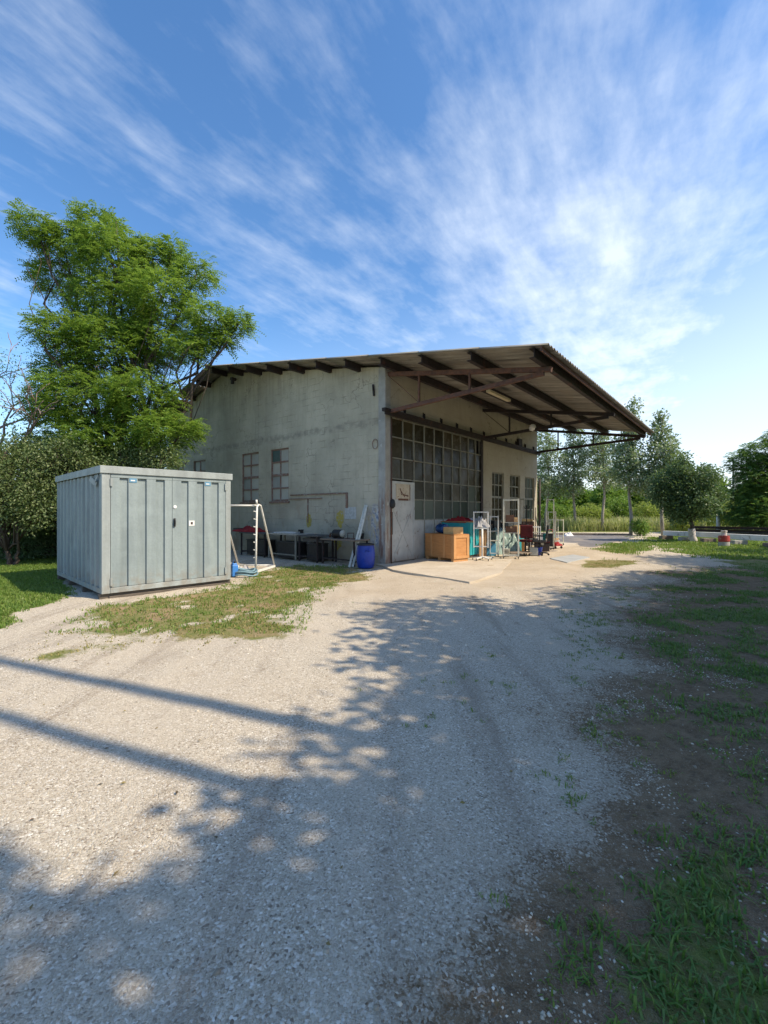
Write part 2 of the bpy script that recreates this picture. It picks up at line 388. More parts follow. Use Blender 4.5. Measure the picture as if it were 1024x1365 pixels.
def tag(o, label=None, cat=None, group=None, kind=None):
    if label: o['label'] = label
    if cat: o['category'] = cat
    if group: o['group'] = group
    if kind: o['kind'] = kind
    return o
def thing(name, label, cat, loc=(0, 0, 0), rz=0.0, group=None):
    o = bpy.data.objects.new(name, None); COL.objects.link(o); o.empty_display_size = .2
    o.location = (loc[0], loc[1], loc[2] if len(loc) > 2 else 0); o.rotation_euler = (0, 0, rz)
    return tag(o, label, cat, group)
def dup(root, loc, rz=0.0, label=None, group=None, scale=None):
    def rec(o, par):
        c = o.copy(); COL.objects.link(c)
        if par is not None: c.parent = par
        for ch in list(o.children): rec(ch, c)
        return c
    r = rec(root, None); r.location = (loc[0], loc[1], loc[2] if len(loc) > 2 else 0); r.rotation_euler = (0, 0, rz)
    if label: r['label'] = label
    if group: r['group'] = group
    if scale: r.scale = scale if hasattr(scale, '__len__') else (scale,) * 3
    return r

# numpy value noise
_rng = np.random.RandomState(3); _tab = _rng.rand(256, 256)
def vn(x, y, sc=1.0, oct=3):
    t = 0; a = 1; tot = 0
    for o in range(oct):
        X = np.asarray(x) * sc * 2 ** o + 17.3 * o; Y = np.asarray(y) * sc * 2 ** o + 5.1 * o
        xi = np.floor(X).astype(int); yi = np.floor(Y).astype(int); fx = X - xi; fy = Y - yi
        fx = fx * fx * (3 - 2 * fx); fy = fy * fy * (3 - 2 * fy)
        g = lambda i, j: _tab[(xi + i) % 256, (yi + j) % 256]
        n = (g(0, 0) * (1 - fx) + g(1, 0) * fx) * (1 - fy) + (g(0, 1) * (1 - fx) + g(1, 1) * fx) * fy
        t = t + a * n; tot += a; a *= .5
    return t / tot
def sst(x, a, b):
    t = np.clip((x - a) / (b - a), 0, 1); return t * t * (3 - 2 * t)
def sdpoly(x, y, poly):
    """signed distance to polygon, positive inside (world metres)"""
    poly = np.array(poly)[:, :2]; n = len(poly)
    d = np.full(np.shape(x), 1e9); ins = np.zeros(np.shape(x), bool)
    for i in range(n):
        a = poly[i]; b = poly[(i + 1) % n]; e = b - a
        wx = x - a[0]; wy = y - a[1]
        t = np.clip((wx * e[0] + wy * e[1]) / (e @ e + 1e-12), 0, 1)
        d = np.minimum(d, (wx - e[0] * t) ** 2 + (wy - e[1] * t) ** 2)
        c = ((a[1] > y) != (b[1] > y)) & (x < (b[0] - a[0]) * (y - a[1]) / ((b[1] - a[1]) + 1e-12) + a[0])
        ins ^= c
    return np.sqrt(d) * np.where(ins, 1, -1)
def gpoly(pts): return [gp(u, v)[:2] for u, v in pts]
P_strip = gpoly([(38, 848), (95, 832), (135, 806), (300, 782), (330, 762), (400, 752), (480, 757), (512, 768), (470, 778), (425, 792), (380, 826), (350, 848), (270, 862), (170, 862), (90, 866)])
P_left = gpoly([(110, 790), (75, 806), (40, 822), (0, 838), (-300, 850), (-900, 800), (-600, 730), (-60, 712), (40, 712), (260, 728), (230, 760), (90, 760)])
P_far = np.array([gp(1180, 770)[:2], gp(1024, 764)[:2], gp(960, 750)[:2], gp(915, 741)[:2], gp(862, 735)[:2], gp(846, 724)[:2], gp(842, 716)[:2], (24, 30), (60, 34), (70, 5), (30, 4)])
P_p1 = gpoly([(772, 748), (800, 744), (850, 747), (856, 754), (820, 757), (778, 756)])
P_p2 = gpoly([(775, 733), (830, 722), (880, 722), (885, 732), (840, 739)])
P_soil = np.array([gp(905, 762)[:2], gp(868, 800)[:2], gp(838, 860)[:2], gp(830, 940)[:2], gp(770, 1030)[:2], gp(700, 1130)[:2], gp(675, 1250)[:2], gp(630, 1365)[:2], (.2, 0), (.2, -6), (14, -6), (30, 8), (30, 16)])
P_tan = gpoly([(420, 800), (560, 800), (640, 790), (740, 782), (860, 745), (870, 725), (830, 716), (740, 712), (620, 745), (520, 752)])
def masks(x, y, ground_only=False):
    n1 = vn(x, y, .9, 4); n2 = vn(x + 40, y + 9, 2.6, 3); n3 = vn(x + 11, y + 70, .35, 3)
    j = (n1 - .5) * 1.1
    strip = sst(sdpoly(x, y, P_strip) + j * 1.3, -.25, .45) * sst(n2 + .25 * n1, .24, .52)
    left = sst(sdpoly(x, y, P_left) + j * .6, -.05, .3)
    far = sst(sdpoly(x, y, P_far) + j * 2.0, -.2, 1.2) * sst(n1 + .2, .35, .62)
    p1 = sst(sdpoly(x, y, P_p1) + j * .8, -.1, .4) * .9; p2 = sst(sdpoly(x, y, P_p2) + j * 1.5, -.3, .6) * .8
    sd = sdpoly(x, y, P_soil)
    am = np.clip(y / 4.5, .32, 1); soil = .45 * sst(sd + j * 1.4, -1.9 * am, .9) + .55 * sst(sd + .06 + j * 1.7 * am, -.6 * am, .8 * am)
    gr = sst(x - (.80 + .37 * y) + j * 2.2 - np.clip(y - 5, 0, 9) * .30, -.1, 1.1) * sst(n2, .42, .58)
    gr2 = sst(sdpoly(x, y, [(.38, .0), (.62, 1.75), (1.3, 2.2), (3, 2), (3, -2), (.4, -2)]) + j * .3, -.05, .3) * sst(n2, .46, .62)
    rg = np.clip(np.maximum(gr, gr2), 0, 1) * soil
    rgc = rg * .58
    wide = sst(y, 30, 36) * 1.0
    wide = np.maximum(wide, sst(-x, 14, 20)); wide = np.maximum(wide, sst(x - y * .2, 22, 30))
    wide = np.maximum(wide, sst(-y, 3, 7) * sst(n1, .3, .5))
    green = np.clip(np.maximum.reduce([left, far, rg if not ground_only else rgc, wide, strip * .9, p1, p2]), 0, 1)
    dry = np.clip(np.maximum.reduce([strip, far * .55, p1, p2]) * (1 - left), 0, 1)
    tan = sst(sdpoly(x, y, P_tan) + j * .7, -.5, .5)
    # bare path to the container corner
    path = sst(sdpoly(x, y, gpoly([(150, 795), (110, 793), (40, 826), (60, 838), (110, 815)])) + j * .4, -.05, .15)
    return green * (1 - path), soil, dry, tan

# ------------------------------------------------------------------ ground
def axis(lo, hi, step, far):
    a = list(np.arange(lo, hi + 1e-6, step)); s = step
    x = a[-1]
    while x < far: s *= 1.25; x += s; a.append(x)
    s = step; x = a[0]
    while x > -far: s *= 1.25; x -= s; a.insert(0, x)
    return np.array(a)
xs = axis(-12, 15, .11, 900); ys = axis(.3, 22, .11, 900)
X, Y = np.meshgrid(xs, ys)
near = sst(30 - np.hypot(X, Y - 8), 0, 10)
Z = ((vn(X, Y, .8, 3) - .5) * .05 + (vn(X, Y, 4, 2) - .5) * .012) * near - .012
P_up = [gp(668, 765)[:2] - np.array([.1, 0]), gp(735, 762)[:2], bl(9.5, -3.6), bl(10.5, -2.2), bl(12.5, -1.4), bl(12.5, 0), bl(4.0, -.5)]
Z = Z + .036 * sst(sdpoly(X, Y, P_up), -.5, .12)
g_, s_, d_, t_ = masks(X, Y, True)
gv = np.column_stack([X.ravel(), Y.ravel(), Z.ravel()])
nx, ny = len(xs), len(ys)
ii, jj = np.meshgrid(np.arange(nx - 1), np.arange(ny - 1)); a = (jj * nx + ii).ravel()
quad = np.column_stack([a, a + 1, a + nx + 1, a + nx])
mb = MB(); mb.v.append(gv); mb.f.append(quad); mb.m.append(np.zeros(len(quad))); mb.n = len(gv)

def groundmat():
    m, nt, b, o = newmat('gravel_and_turf'); q = NT(nt); v = q.coord()
    at = q.n('ShaderNodeVertexColor', layer_name='cover'); r, g, bl_ = q.xyz(at.outputs['Color'])
    tan = at.outputs['Alpha']
    # crushed limestone
    vw = q.n('ShaderNodeVectorMath', operation='ADD'); nt.links.new(v, vw.inputs[0])
    nn = q.noise(v, 14, 2, out=1); sc_ = q.n('ShaderNodeVectorMath', operation='SCALE'); nt.links.new(nn, sc_.inputs[0]); sc_.inputs['Scale'].default_value = .03
    nt.links.new(sc_.outputs[0], vw.inputs[1]); vv = vw.outputs[0]
    c1 = q.xyz(q.vor(vv, 112, out='Color')); d1 = q.vor(vv, 112)
    c2 = q.xyz(q.vor(vv, 260, out='Color')); d2 = q.vor(vv, 260)
    st = q.ramp(c1[0], [(0, (.17, .135, .10)), (.2, (.40, .35, .275)), (.55, (.565, .51, .415)), (.85, (.70, .65, .555)), (1, (.88, .85, .77))])
    fine = q.ramp(c2[1], [(0, (.34, .28, .20)), (.5, (.51, .445, .34)), (1, (.66, .60, .49))])
    pick = q.map(c1[2], .35, .45)
    grav = q.mix(pick, fine, st)
    dust = q.map(q.noise(v, .7, 5, .6), .35, .7)
    grav = q.mix(q.math('MULTIPLY', dust, .45), grav, (.56, .48, .37))
    dark = q.map(q.noise(v, 3.1, 5, .65), .60, .72)
    grav = q.mix(q.math('MULTIPLY', dark, .5), grav, (.27, .21, .15))
    trk = q.noise(q.coord(scale=(2.2, .22, 1), rot=(0, 0, R(28))), 1.1, 5, .6)
    grav = q.mix(q.map(trk, .48, .66, 0, .45), grav, (.60, .53, .42))
    grav = q.mix(q.map(trk, .47, .34, 0, .5), grav, (.26, .21, .16))
    spk = q.math('MULTIPLY', q.math('MULTIPLY', q.map(q.vor(vv, 13), .04, .11, .8, 0), q.map(q.noise(v, 40, 3), .42, .55)), q.map(q.noise(v, 2, 3), .47, .58))
    grav = q.mix(spk, grav, (.15, .115, .08))
    # packed sandy yard in front of the workshop
    sand = q.mix(q.map(q.noise(v, 1.1, 6, .6), .35, .65), (.56, .48, .37), (.45, .365, .26))
    sand = q.mix(q.math('MULTIPLY', q.map(c2[0], .3, .8), .4), sand, (.56, .50, .42))
    grav = q.mix(q.math('MULTIPLY', tan, .9), grav, sand)
    # soil
    soil = q.mix(q.map(q.noise(v, 7, 6, .65), .35, .65), (.15, .098, .055), (.255, .18, .11))
    leaf = q.xyz(q.vor(q.coord(scale=(1, 1.6, 1)), 38, out='Color'))
    soil = q.mix(q.map(c2[0], .55, .9, 0, .5), soil, (.34, .28, .20)); soil = q.mix(q.map(leaf[0], .80, .9, 0, .35), soil, (.26, .20, .13))
    soil = q.mix(q.map(leaf[1], .88, .95, 0, .35), soil, (.065, .05, .038))
    wob = q.math('SUBTRACT', q.noise(v, 5.5, 6, .7), .5)
    peb = q.math('SUBTRACT', c1[1], .5)
    sf = q.map(q.math('ADD', q.math('ADD', g, q.math('MULTIPLY', wob, 1.2)), q.math('ADD', q.math('MULTIPLY', peb, .5), q.math('MULTIPLY', q.math('SUBTRACT', q.noise(v, 34, 4, .7), .5), .9))), .34, .64)
    grav = q.mix(q.map(g, .05, .55, 0, .45), grav, (.27, .215, .15))
    col = q.mix(sf, grav, soil)
    # dry and green turf thatch
    drycol = q.mix(q.map(q.noise(v, 4, 5), .4, .6), (.36, .26, .16), (.27, .22, .10))
    grcol = q.mix(q.map(q.noise(v, 9, 5, .7), .35, .65), (.13, .17, .04), (.20, .22, .07))
    tc = q.mix(q.math('MULTIPLY', bl_, q.map(q.noise(v, 1.6, 4), .35, .6)), grcol, drycol)
    tf = q.map(q.math('ADD', r, q.math('MULTIPLY', wob, .9)), .38, .62)
    col = q.mix(tf, col, tc)
    q.set(b.inputs['Base Color'], col); b.inputs['Roughness'].default_value = .95; b.inputs['Specular IOR Level'].default_value = .15
    h = q.math('ADD', q.math('MULTIPLY', q.math('SUBTRACT', .6, d1), 1.0), q.math('MULTIPLY', q.math('SUBTRACT', .6, d2), .45))
    h = q.math('ADD', h, q.math('MULTIPLY', q.noise(v, 22, 6, .7), 1.1))
    q.set(b.inputs['Normal'], q.bump(h, .75, .012))
    return m
gnd = mb.build('ground', groundmat(), smooth=True)
ca = gnd.data.color_attributes.new('cover', 'FLOAT_COLOR', 'POINT')
ca.data.foreach_set('color', np.column_stack([g_.ravel(), s_.ravel(), d_.ravel(), t_.ravel()]).astype(np.float32).ravel())
tag(gnd, kind='structure')

# paved strips: rough concrete apron and asphalt yard beyond, thin real slabs
def flat(name, poly, z, mat_, thick=.06):
    poly = [tuple(p[:2]) for p in poly]; n = len(poly); b = MB()
    V = [(p[0], p[1], z) for p in poly] + [(p[0], p[1], z - thick) for p in poly]
    b.add(V, [tuple(range(n))] + [tuple(reversed(range(n, 2 * n)))] + [(i, i + n, (i + 1) % n + n, (i + 1) % n) for i in range(n)])
    return b.build(name, mat_)
def apronmat():
    m, nt, b, o = newmat('sandy_concrete'); q = NT(nt); v = q.coord()
    c = q.mix(q.map(q.noise(v, .9, 6, .6), .35, .65), (.54, .48, .39), (.42, .36, .28))
    c = q.mix(q.map(q.noise(v, 14, 5, .7), .55, .7), c, (.34, .27, .2))
    c = q.mix(q.map(q.noise(v, 1.7, 5, .6), .6, .7, 0, .6), c, (.55, .51, .44))
    q.set(b.inputs['Base Color'], c); b.inputs['Roughness'].default_value = .92
    q.set(b.inputs['Normal'], q.bump(q.noise(v, 20, 6, .7), .5, .015)); return m
def wob(poly, amp=.05, step=.35):
    out = []; n = len(poly)
    for i in range(n):
        a_ = np.array(poly[i][:2]); b_ = np.array(poly[(i + 1) % n][:2]); k = max(1, int(np.linalg.norm(b_ - a_) / step))
        for j in range(k):
            p = a_ + (b_ - a_) * j / k; out.append(p + np.array([random.uniform(-amp, amp), random.uniform(-amp, amp)]) * (0 if j == 0 else 1))
    return out
ap = flat('concrete_apron', wob([bl(-.15, .25), gp(478, 772)[:2] * 0 + bl(-.35, -.2), gp(524, 761), gp(626, 777.5), gp(668, 765), bl(4.6, -1.9), bl(12.3, -1.7), bl(12.3, .25)], .025), .03, apronmat(), .09)
tag(ap, kind='structure')
yd = flat('asphalt_yard', wob([gp(708, 733), gp(735, 737), gp(775, 733), gp(846, 716.5), gp(842, 714.2), gp(725, 712.8), gp(640, 712)], .06, .6), .012, M['asphalt'], .05)
tag(yd, kind='structure')
sb = flat('concrete_patch', wob([gp(733, 746), gp(756, 752), gp(786, 744.5), gp(764, 741)], .03), .05, M['slab'], .06); tag(sb, kind='structure')
k = MB()
pa, pb = gp(690, 712.6), gp(843, 714.0)
pm = (pa + pb) / 2; L_ = np.linalg.norm(pb - pa); kd = (pb - pa) / L_
nk = int(L_ / 1.0)
for i in range(nk):
    p0 = pa + kd * i * L_ / nk; p1 = pa + kd * ((i + 1) * L_ / nk - .015)
    k.bar((p0[0], p0[1], .05), (p1[0], p1[1], .05), .16, .16)
tag(k.build('kerb', M['kerb'], bevel=.01), kind='structure')

# ------------------------------------------------------------------ workshop
B = thing('workshop_building', 'grey rendered workshop hall with a deep corrugated canopy on rusty brackets', 'building', (C0[0], C0[1], 0), BANG)
LEN, DEP = 11.6, 13.4
ZR, SR = 7.25, 8.5
def rooftop(s): return ZR - .1764 * (SR - s) if s < SR else ZR - .27 * (s - SR)
# gable wall towards the container (x = 0 .. .3, along y)
gw = [(4.33, 5.35), (6.09, 7.2), (9.94, 10.97), (11.6, 12.5)]
def wall_piece(b, y0, y1, z0, z1, x0=0.0, x1=.3, top=None):
    # box in wall plane, optional sloping top function
    if top is None: b.b2((x0, y0, z0), (x1, y1, z1)); return
    za, zb = top(y0), top(y1)
    V = [(x0, y0, z0), (x1, y0, z0), (x1, y1, z0), (x0, y1, z0), (x0, y0, za), (x1, y0, za), (x1, y1, zb), (x0, y1, zb)]
    b.add(V, [(0, 3, 2, 1), (4, 5, 6, 7), (0, 1, 5, 4), (1, 2, 6, 5), (2, 3, 7, 6), (3, 0, 4, 7)])
gab = MB(); tp = lambda s: rooftop(s) - .13
WZ0, WZ1 = 1.88, 3.74
ed = [.24]
for a_, b_ in gw:
    wall_piece(gab, ed[-1], a_, -.1, 0, top=tp) if False else gab.b2((0, ed[-1], -.1), (.3, a_, WZ1))
    gab.b2((0, a_, -.1), (.3, b_, WZ0)); gab.b2((.13, a_, WZ0), (.3, b_, WZ1))
    ed.append(b_)
gab.b2((0, ed[-1], -.1), (.3, DEP, WZ1))
wall_piece(gab, .24, SR, WZ1, 0, top=tp); wall_piece(gab, SR, DEP, WZ1, 0, top=tp)
gab.build('wall', M['wall'], B)
# corner pier
pr = MB(); pr.b2((-.03, -.02, -.1), (.22, .24, tp(.1))); pr.build('corner_pier', M['pier'], B, bevel=.015)
# front wall under the canopy
fw = MB(); FT = tp(0) - .02
BAY0, BAY1, BAYZ = .22, 5.98, 4.32
fw.b2((BAY0, 0, BAYZ), (BAY1, .3, FT))
cuts = [(6.73, 7.85), (8.45, 9.55), (10.1, 11.25)]
x = BAY1
for a_, b_ in cuts:
    fw.b2((x, 0, -.1), (a_, .3, FT)); fw.b2((a_, 0, -.1), (b_, .3, 1.1)); fw.b2((a_, 0, 3.12), (b_, .3, FT)); fw.b2((a_, .2, 1.1), (b_, .3, 3.12)); x = b_
fw.b2((x, 0, -.1), (LEN, .3, FT))
fw.build('front_wall', M['wall_warm'], B)
# rear and far walls, black sheet standing in for the unlit interior behind the glazing
rw = MB(); rw.b2((.3, DEP - .3, -.1), (LEN, DEP, tp(DEP)))
def far_piece(y0, y1):
    V = [(LEN - .3, y0, -.1), (LEN, y0, -.1), (LEN, y1, -.1), (LEN - .3, y1, -.1), (LEN - .3, y0, tp(y0)), (LEN, y0, tp(y0)), (LEN, y1, tp(y1)), (LEN - .3, y1, tp(y1))]
    rw.add(V, [(0, 3, 2, 1), (4, 5, 6, 7), (0, 1, 5, 4), (1, 2, 6, 5), (2, 3, 7, 6), (3, 0, 4, 7)])
far_piece(.3, SR); far_piece(SR, DEP - .3)
rw.build('back_wall', M['wall'], B)
ln = MB(); ln.b2((BAY0, .22, 0), (BAY1, .26, BAYZ)); ln.build('dark_interior_sheet', M['black_plastic'], B)

# corrugated roof: two slopes of one sheet
def corrugated(y0, y1, zf, x0=-.75, x1=LEN + .6, pitch=.177, amp=.026, th=.012, rows=6):
    b = MB(); n = int((x1 - x0) / pitch * 8); xs_ = np.linspace(x0, x1, n); zz = amp * np.sin(2 * np.pi * xs_ / pitch)
    rowsy = np.linspace(y0, y1, rows + 1)
    for r_ in range(rows):
        a_, c_ = rowsy[r_], rowsy[r_ + 1]
        lap = .12 if r_ > 0 else 0.0
        ya = a_ - 0; yb = c_
        # each course laps over the lower one
        low, high = (ya - lap, yb)
        zl = zf(low) + .014 if r_ > 0 else zf(low); zh = zf(high)
        V = np.concatenate([np.column_stack([xs_, np.full(n, low), zl + zz]), np.column_stack([xs_, np.full(n, high), zh + zz]),
                            np.column_stack([xs_, np.full(n, low), zl + zz - th]), np.column_stack([xs_, np.full(n, high), zh + zz - th])])
        i = np.arange(n - 1)
        top = np.column_stack([i, i + 1, i + 1 + n, i + n]); bot = np.column_stack([i + 2 * n, i + 3 * n, i + 1 + 3 * n, i + 1 + 2 * n])
        e1 = np.column_stack([i, i + 2 * n, i + 1 + 2 * n, i + 1]); e2 = np.column_stack([i + n, i + 1 + n, i + 1 + 3 * n, i + 3 * n])
        base = b.n; b.v.append(V); b.n += len(V)
        b.f.append(top + base); b.m.append(np.full(n - 1, 1))
        for q_ in (bot, e1, e2): b.f.append(q_ + base); b.m.append(np.zeros(n - 1))
        b.f.append([base, base + n, base + 3 * n, base + 2 * n]); b.m.append(0)
        b.f.append([base + n - 1, base + 3 * n - 1, base + 4 * n - 1, base + 2 * n - 1]); b.m.append(0)
    return b
rb = corrugated(-4.83, SR, rooftop, rows=8)
rb.build('roof', [M['sheet_under'], M['sheet_top']], B, smooth=True)
rb2 = MB()
rb2 = corrugated(DEP + .9, SR, rooftop, rows=4)
rb2.build('roof', [M['sheet_under'], M['sheet_top']], B, smooth=True)
rc = MB(); rc.tube([(-.78, SR, ZR + .01), (LEN + .62, SR, ZR + .01)], .07, 10); rc.build('ridge_cap', M['sheet_top'], B, smooth=True)
# verge strip and eave batten
ev = MB(); ev.bar((-.75, -4.70, rooftop(-4.70) - .10), (LEN + .6, -4.70, rooftop(-4.70) - .10), .03, .10); ev.build('fascia_strip', M['rust_steel'], B)
# purlins: steel channels
for s in (-4.50, -3.04, -1.67, -.35, .97, 2.21, 3.5, 4.7, 5.9, 7.1, 8.25, 9.5, 10.8, 12.1, 13.6):
    zc = rooftop(s) - .045 - .085
    b = MB(); x0, x1 = -.66, LEN + .5
    zc -= .02; b.b2((x0, s - .03, zc - .10), (x1, s - .018, zc + .10)); b.b2((x0, s - .017, zc + .088), (x1, s + .085, zc + .10)); b.b2((x0, s - .017, zc - .10), (x1, s + .085, zc - .088))
    b.build('purlin', M['dark_steel'], B)
# cantilever brackets
for t, mm in ((.12, 'rust_steel'), (5.95, 'dark_steel'), (11.35, 'dark_steel')):
    b = MB()
    zt0, zt1 = rooftop(0) - .31, rooftop(-4.5) - .31
    b.bar((t, .02, zt0), (t, -4.62, zt1 - .02), .09, .11)
    zb0, zb1 = 4.36, zt1 - .07
    b.bar((t + .0, -.01, zb0), (t, -4.45, zb1), .084, .10)
    for fr in (.24, .58):
        y = -4.5 * fr; b.bar((t, y, zb0 + (zb1 - zb0) * fr), (t, y, zt0 + (zt1 - zt0) * fr), .05, .05)
    b.bar((t, -.03, zt0 - .06), (t, -4.5 * .24, zb0 + (zb1 - zb0) * .24 + .04), .018, .018)
    b.build('canopy_bracket', M[mm], B)
# long lattice tie under purlins and sliding door rail
tr = MB(); tr.b2((-.18, -.14, 4.33), (LEN + .12, -.02, 4.42)); tr.b2((-.15, -.12, 4.24), (LEN + .1, -.09, 4.328)); tr.build('door_rail', M['dark_steel'], B)
for i in range(11):
    b = MB(); xx = .85 + i * 1.02; b.b2((xx, -.07, 4.423), (xx + .035, -.005, 4.60)); b.b2((xx - .02, -.005, 4.5), (xx + .055, .005, 4.64)); b.build('rail_hook', M['dark_steel'], B)
# glazed sliding wall
cols = [.28 + .57 * i for i in range(11)]
rws = [1.26, 1.88, 2.47, 3.08, 3.69, 4.24]
fr = MB(); pd = MB(); pp = MB()
ygl = .05
for i, cx in enumerate(cols):
    z0 = 2.44 if i in (0, 1) else .02
    if i == 1: z0 = 2.44
    fr.b2((cx - .017, ygl - .035, z0), (cx + .017, ygl + .035, 4.27))
for j, z in enumerate(rws):
    xa = cols[0] + .022 if z > 2.3 else cols[2] + .022
    fr.b2((xa, ygl - .025, z - .016), (cols[-1] - .022, ygl + .03, z + .016))
fr.b2((cols[0] - .02, ygl - .033, 4.272), (cols[-1] + .02, ygl + .033, 4.31))
for i in range(10):
    for j in range(5):
        z0, z1 = rws[j], rws[j + 1]
        if i < 2 and j < 2: continue
        rz = random.uniform(-.012, .012)
        bb = pp if (j == 0 or (i == 8 and j == 1)) else pd
        if i == 9 and j == 4: continue
        x0, x1 = cols[i] + .02, cols[i + 1] - .02
        bb.add([(x0, ygl + rz, z0 + .012), (x1, ygl - rz, z0 + .012), (x1, ygl - rz + .004, z1 - .012), (x0, ygl + rz + .004, z1 - .012),
                (x0, ygl + rz + .006, z0 + .012), (x1, ygl - rz + .006, z0 + .012), (x1, ygl - rz + .01, z1 - .012), (x0, ygl + rz + .01, z1 - .012)],
               [(0, 1, 2, 3), (7, 6, 5, 4), (0, 4, 5, 1), (1, 5, 6, 2), (2, 6, 7, 3), (3, 7, 4, 0)])
gz = fr.build('glazed_wall', M['glaze_iron'], B)
pd.build('dark_panes', M['pane_dark'], gz); pp.build('pale_panes', M['pane_pale'], gz)
lp = MB(); lp.b2((cols[2] + .022, ygl - .015, .03), (cols[-1] - .022, ygl + .02, 1.243)); lp.build('lower_panel', M['door_paint'], gz)
ws = MB(); ws.b2((BAY1 - .12 - .04, .0, .02), (BAY1, .05, 4.3)); ws.build('jamb', M['dark_steel'], gz)
# personnel door in the left bay
dr = MB(); dx0, dx1 = cols[0] + .0, cols[2] - .03
dr.b2((dx0, .0, .06), (dx1, .045, 2.40)); dd = dr.build('door', M['door_paint'], B, bevel=.004)
d2 = MB()
for a_, b_ in (((dx0, .06), (dx0 + .06, 2.4)), ((dx1 - .06, .06), (dx1, 2.4))): d2.b2((a_[0], -.02, a_[1]), (b_[0], -.001, b_[1]))
d2.b2((dx0 + .06, -.02, .06), (dx1 - .06, -.001, .14)); d2.b2((dx0 + .06, -.02, 2.33), (dx1 - .06, -.001, 2.4))
d2.bar((dx0 + .09, -.008, 1.55), (dx1 - .1, -.008, .17), .035, .012, up=(0, 1, 0)); d2.bar((dx0 + .1, -.0095, .2), (dx1 - .1, -.0095, 1.6), .03, .01, up=(0, 1, 0))
d2.build('door_brace', M['door_paint'], dd)
d3 = MB(); d3.b2((dx0 + .2, -.012, 1.88), (dx0 + .86, -.002, 2.34)); sg = d3.build('door_notice', M['sign_cream'], dd)
d5 = MB(); d5.b2((dx0 + .17, -.016, 2.345), (dx0 + .89, -.002, 2.375)); d5.b2((dx0 + .865, -.016, 1.85), (dx0 + .89, -.002, 2.344)); d5.b2((dx0 + .3, -.015, 1.84), (dx0 + .8, -.0125, 1.9))
d5.bar((dx0 + .4, -.0135, 2.15), (dx0 + .62, -.0135, 1.95), .03, .003, up=(0, 1, 0)); d5.bar((dx0 + .4, -.0142, 2.2), (dx0 + .46, -.0142, 2.0), .03, .003, up=(0, 1, 0)); d5.bar((dx0 + .5, -.015, 2.02), (dx0 + .8, -.015, 1.98), .04, .003, up=(0, 1, 0))
d5.build('notice_marks', M['rust_steel'], dd)
d4 = MB(); d4.b2((dx0 - .055, -.05, .85), (dx0 - .005, -.002, 1.5)); d4.lathe((dx0 - .04, -.07, 1.6), [(.02, 0), (.075, .05), (.085, .14), (.06, .24), (.02, .27)], 12)
d4.build('hanging_lock', M['black_plastic'], B, smooth=False)
d6 = MB(); d6.tube([(dx0 - .065, -.045, .03), (dx0 - .062, -.05, 2.0), (dx0 - .06, -.045, 4.22)], .018, 8); d6.build('door_post_pipe', M['rust_steel'], B, smooth=True)
# window makers (a frame in a wall opening, panes behind it)
def iron_window(axis_, a0, a1, z0, z1, off, nc, nr, split=True, fm='window_iron', pm='pane_grey', green=False):
    f = MB(); p = MB()
    def bx(bm, u0, u1, w0, w1, d0, d1):
        if axis_ == 'y': bm.b2((off + d0, u0, w0), (off + d1, u1, w1))
        else: bm.b2((u0, off + d0, w0), (u1, off + d1, w1))
    e = .045
    bx(f, a0, a0 + e, z0, z1, 0, .05); bx(f, a1 - e, a1, z0, z1, 0, .05); bx(f, a0 + e, a1 - e, z0, z0 + e * 1.4, 0, .05); bx(f, a0 + e, a1 - e, z1 - e, z1, 0, .05)
    for i in range(1, nc): c = a0 + (a1 - a0) * i / nc; bx(f, c - .024, c + .024, z0 + e * 1.4, z1 - e, .006, .046)
    for j in range(1, nr):
        zc = z0 + (z1 - z0) * j / nr; w = .042 if (split and j == nr // 2) else .026
        for i in range(nc):
            xa = a0 + (a1 - a0) * i / nc + (e if i == 0 else .024); xb = a0 + (a1 - a0) * (i + 1) / nc - (e if i == nc - 1 else .024)
            bx(f, xa, xb, zc - w, zc + w, .002, .048)
    for i in range(nc):
        for j in range(nr):
            xa = a0 + (a1 - a0) * i / nc + .02; xb = a0 + (a1 - a0) * (i + 1) / nc - .02
            za = z0 + (z1 - z0) * j / nr + .02; zb = z0 + (z1 - z0) * (j + 1) / nr - .02
            if green and i == nc - 1 and j == nr - 1: continue
            t_ = .028 + random.uniform(0, .01); bx(p, xa, xb, za, zb, t_, t_ + .005)
    w = f.build('window', M[fm], B); p.build('panes', M[pm], w)
    if green:
        g = MB(); bx(g, a0 + (a1 - a0) * .5 + .02, a1 - .02, z0 + (z1 - z0) * .75 + .02, z1 - .03, .012, .02); g.build('green_board', M['pane_green'], w)
    return w
for i, (a_, b_) in enumerate(gw):
    iron_window('y', a_ + .004, b_ - .004, WZ0 + .004, WZ1 - .004, .03, 2, 4, green=(i == 0))
    sl = MB(); sl.b2((-.05, a_ - .05, WZ0 - .06), (-.002, b_ + .05, WZ0 - .005)); sl.build('window_sill', M['rust_stain'], B)
for a_, b_ in cuts:
    iron_window('x', a_ + .004, b_ - .004, 1.104, 3.116, .06, 3, 4, fm='glaze_iron', pm='pane_dark' if b_ < 9.9 else 'pane_pale')
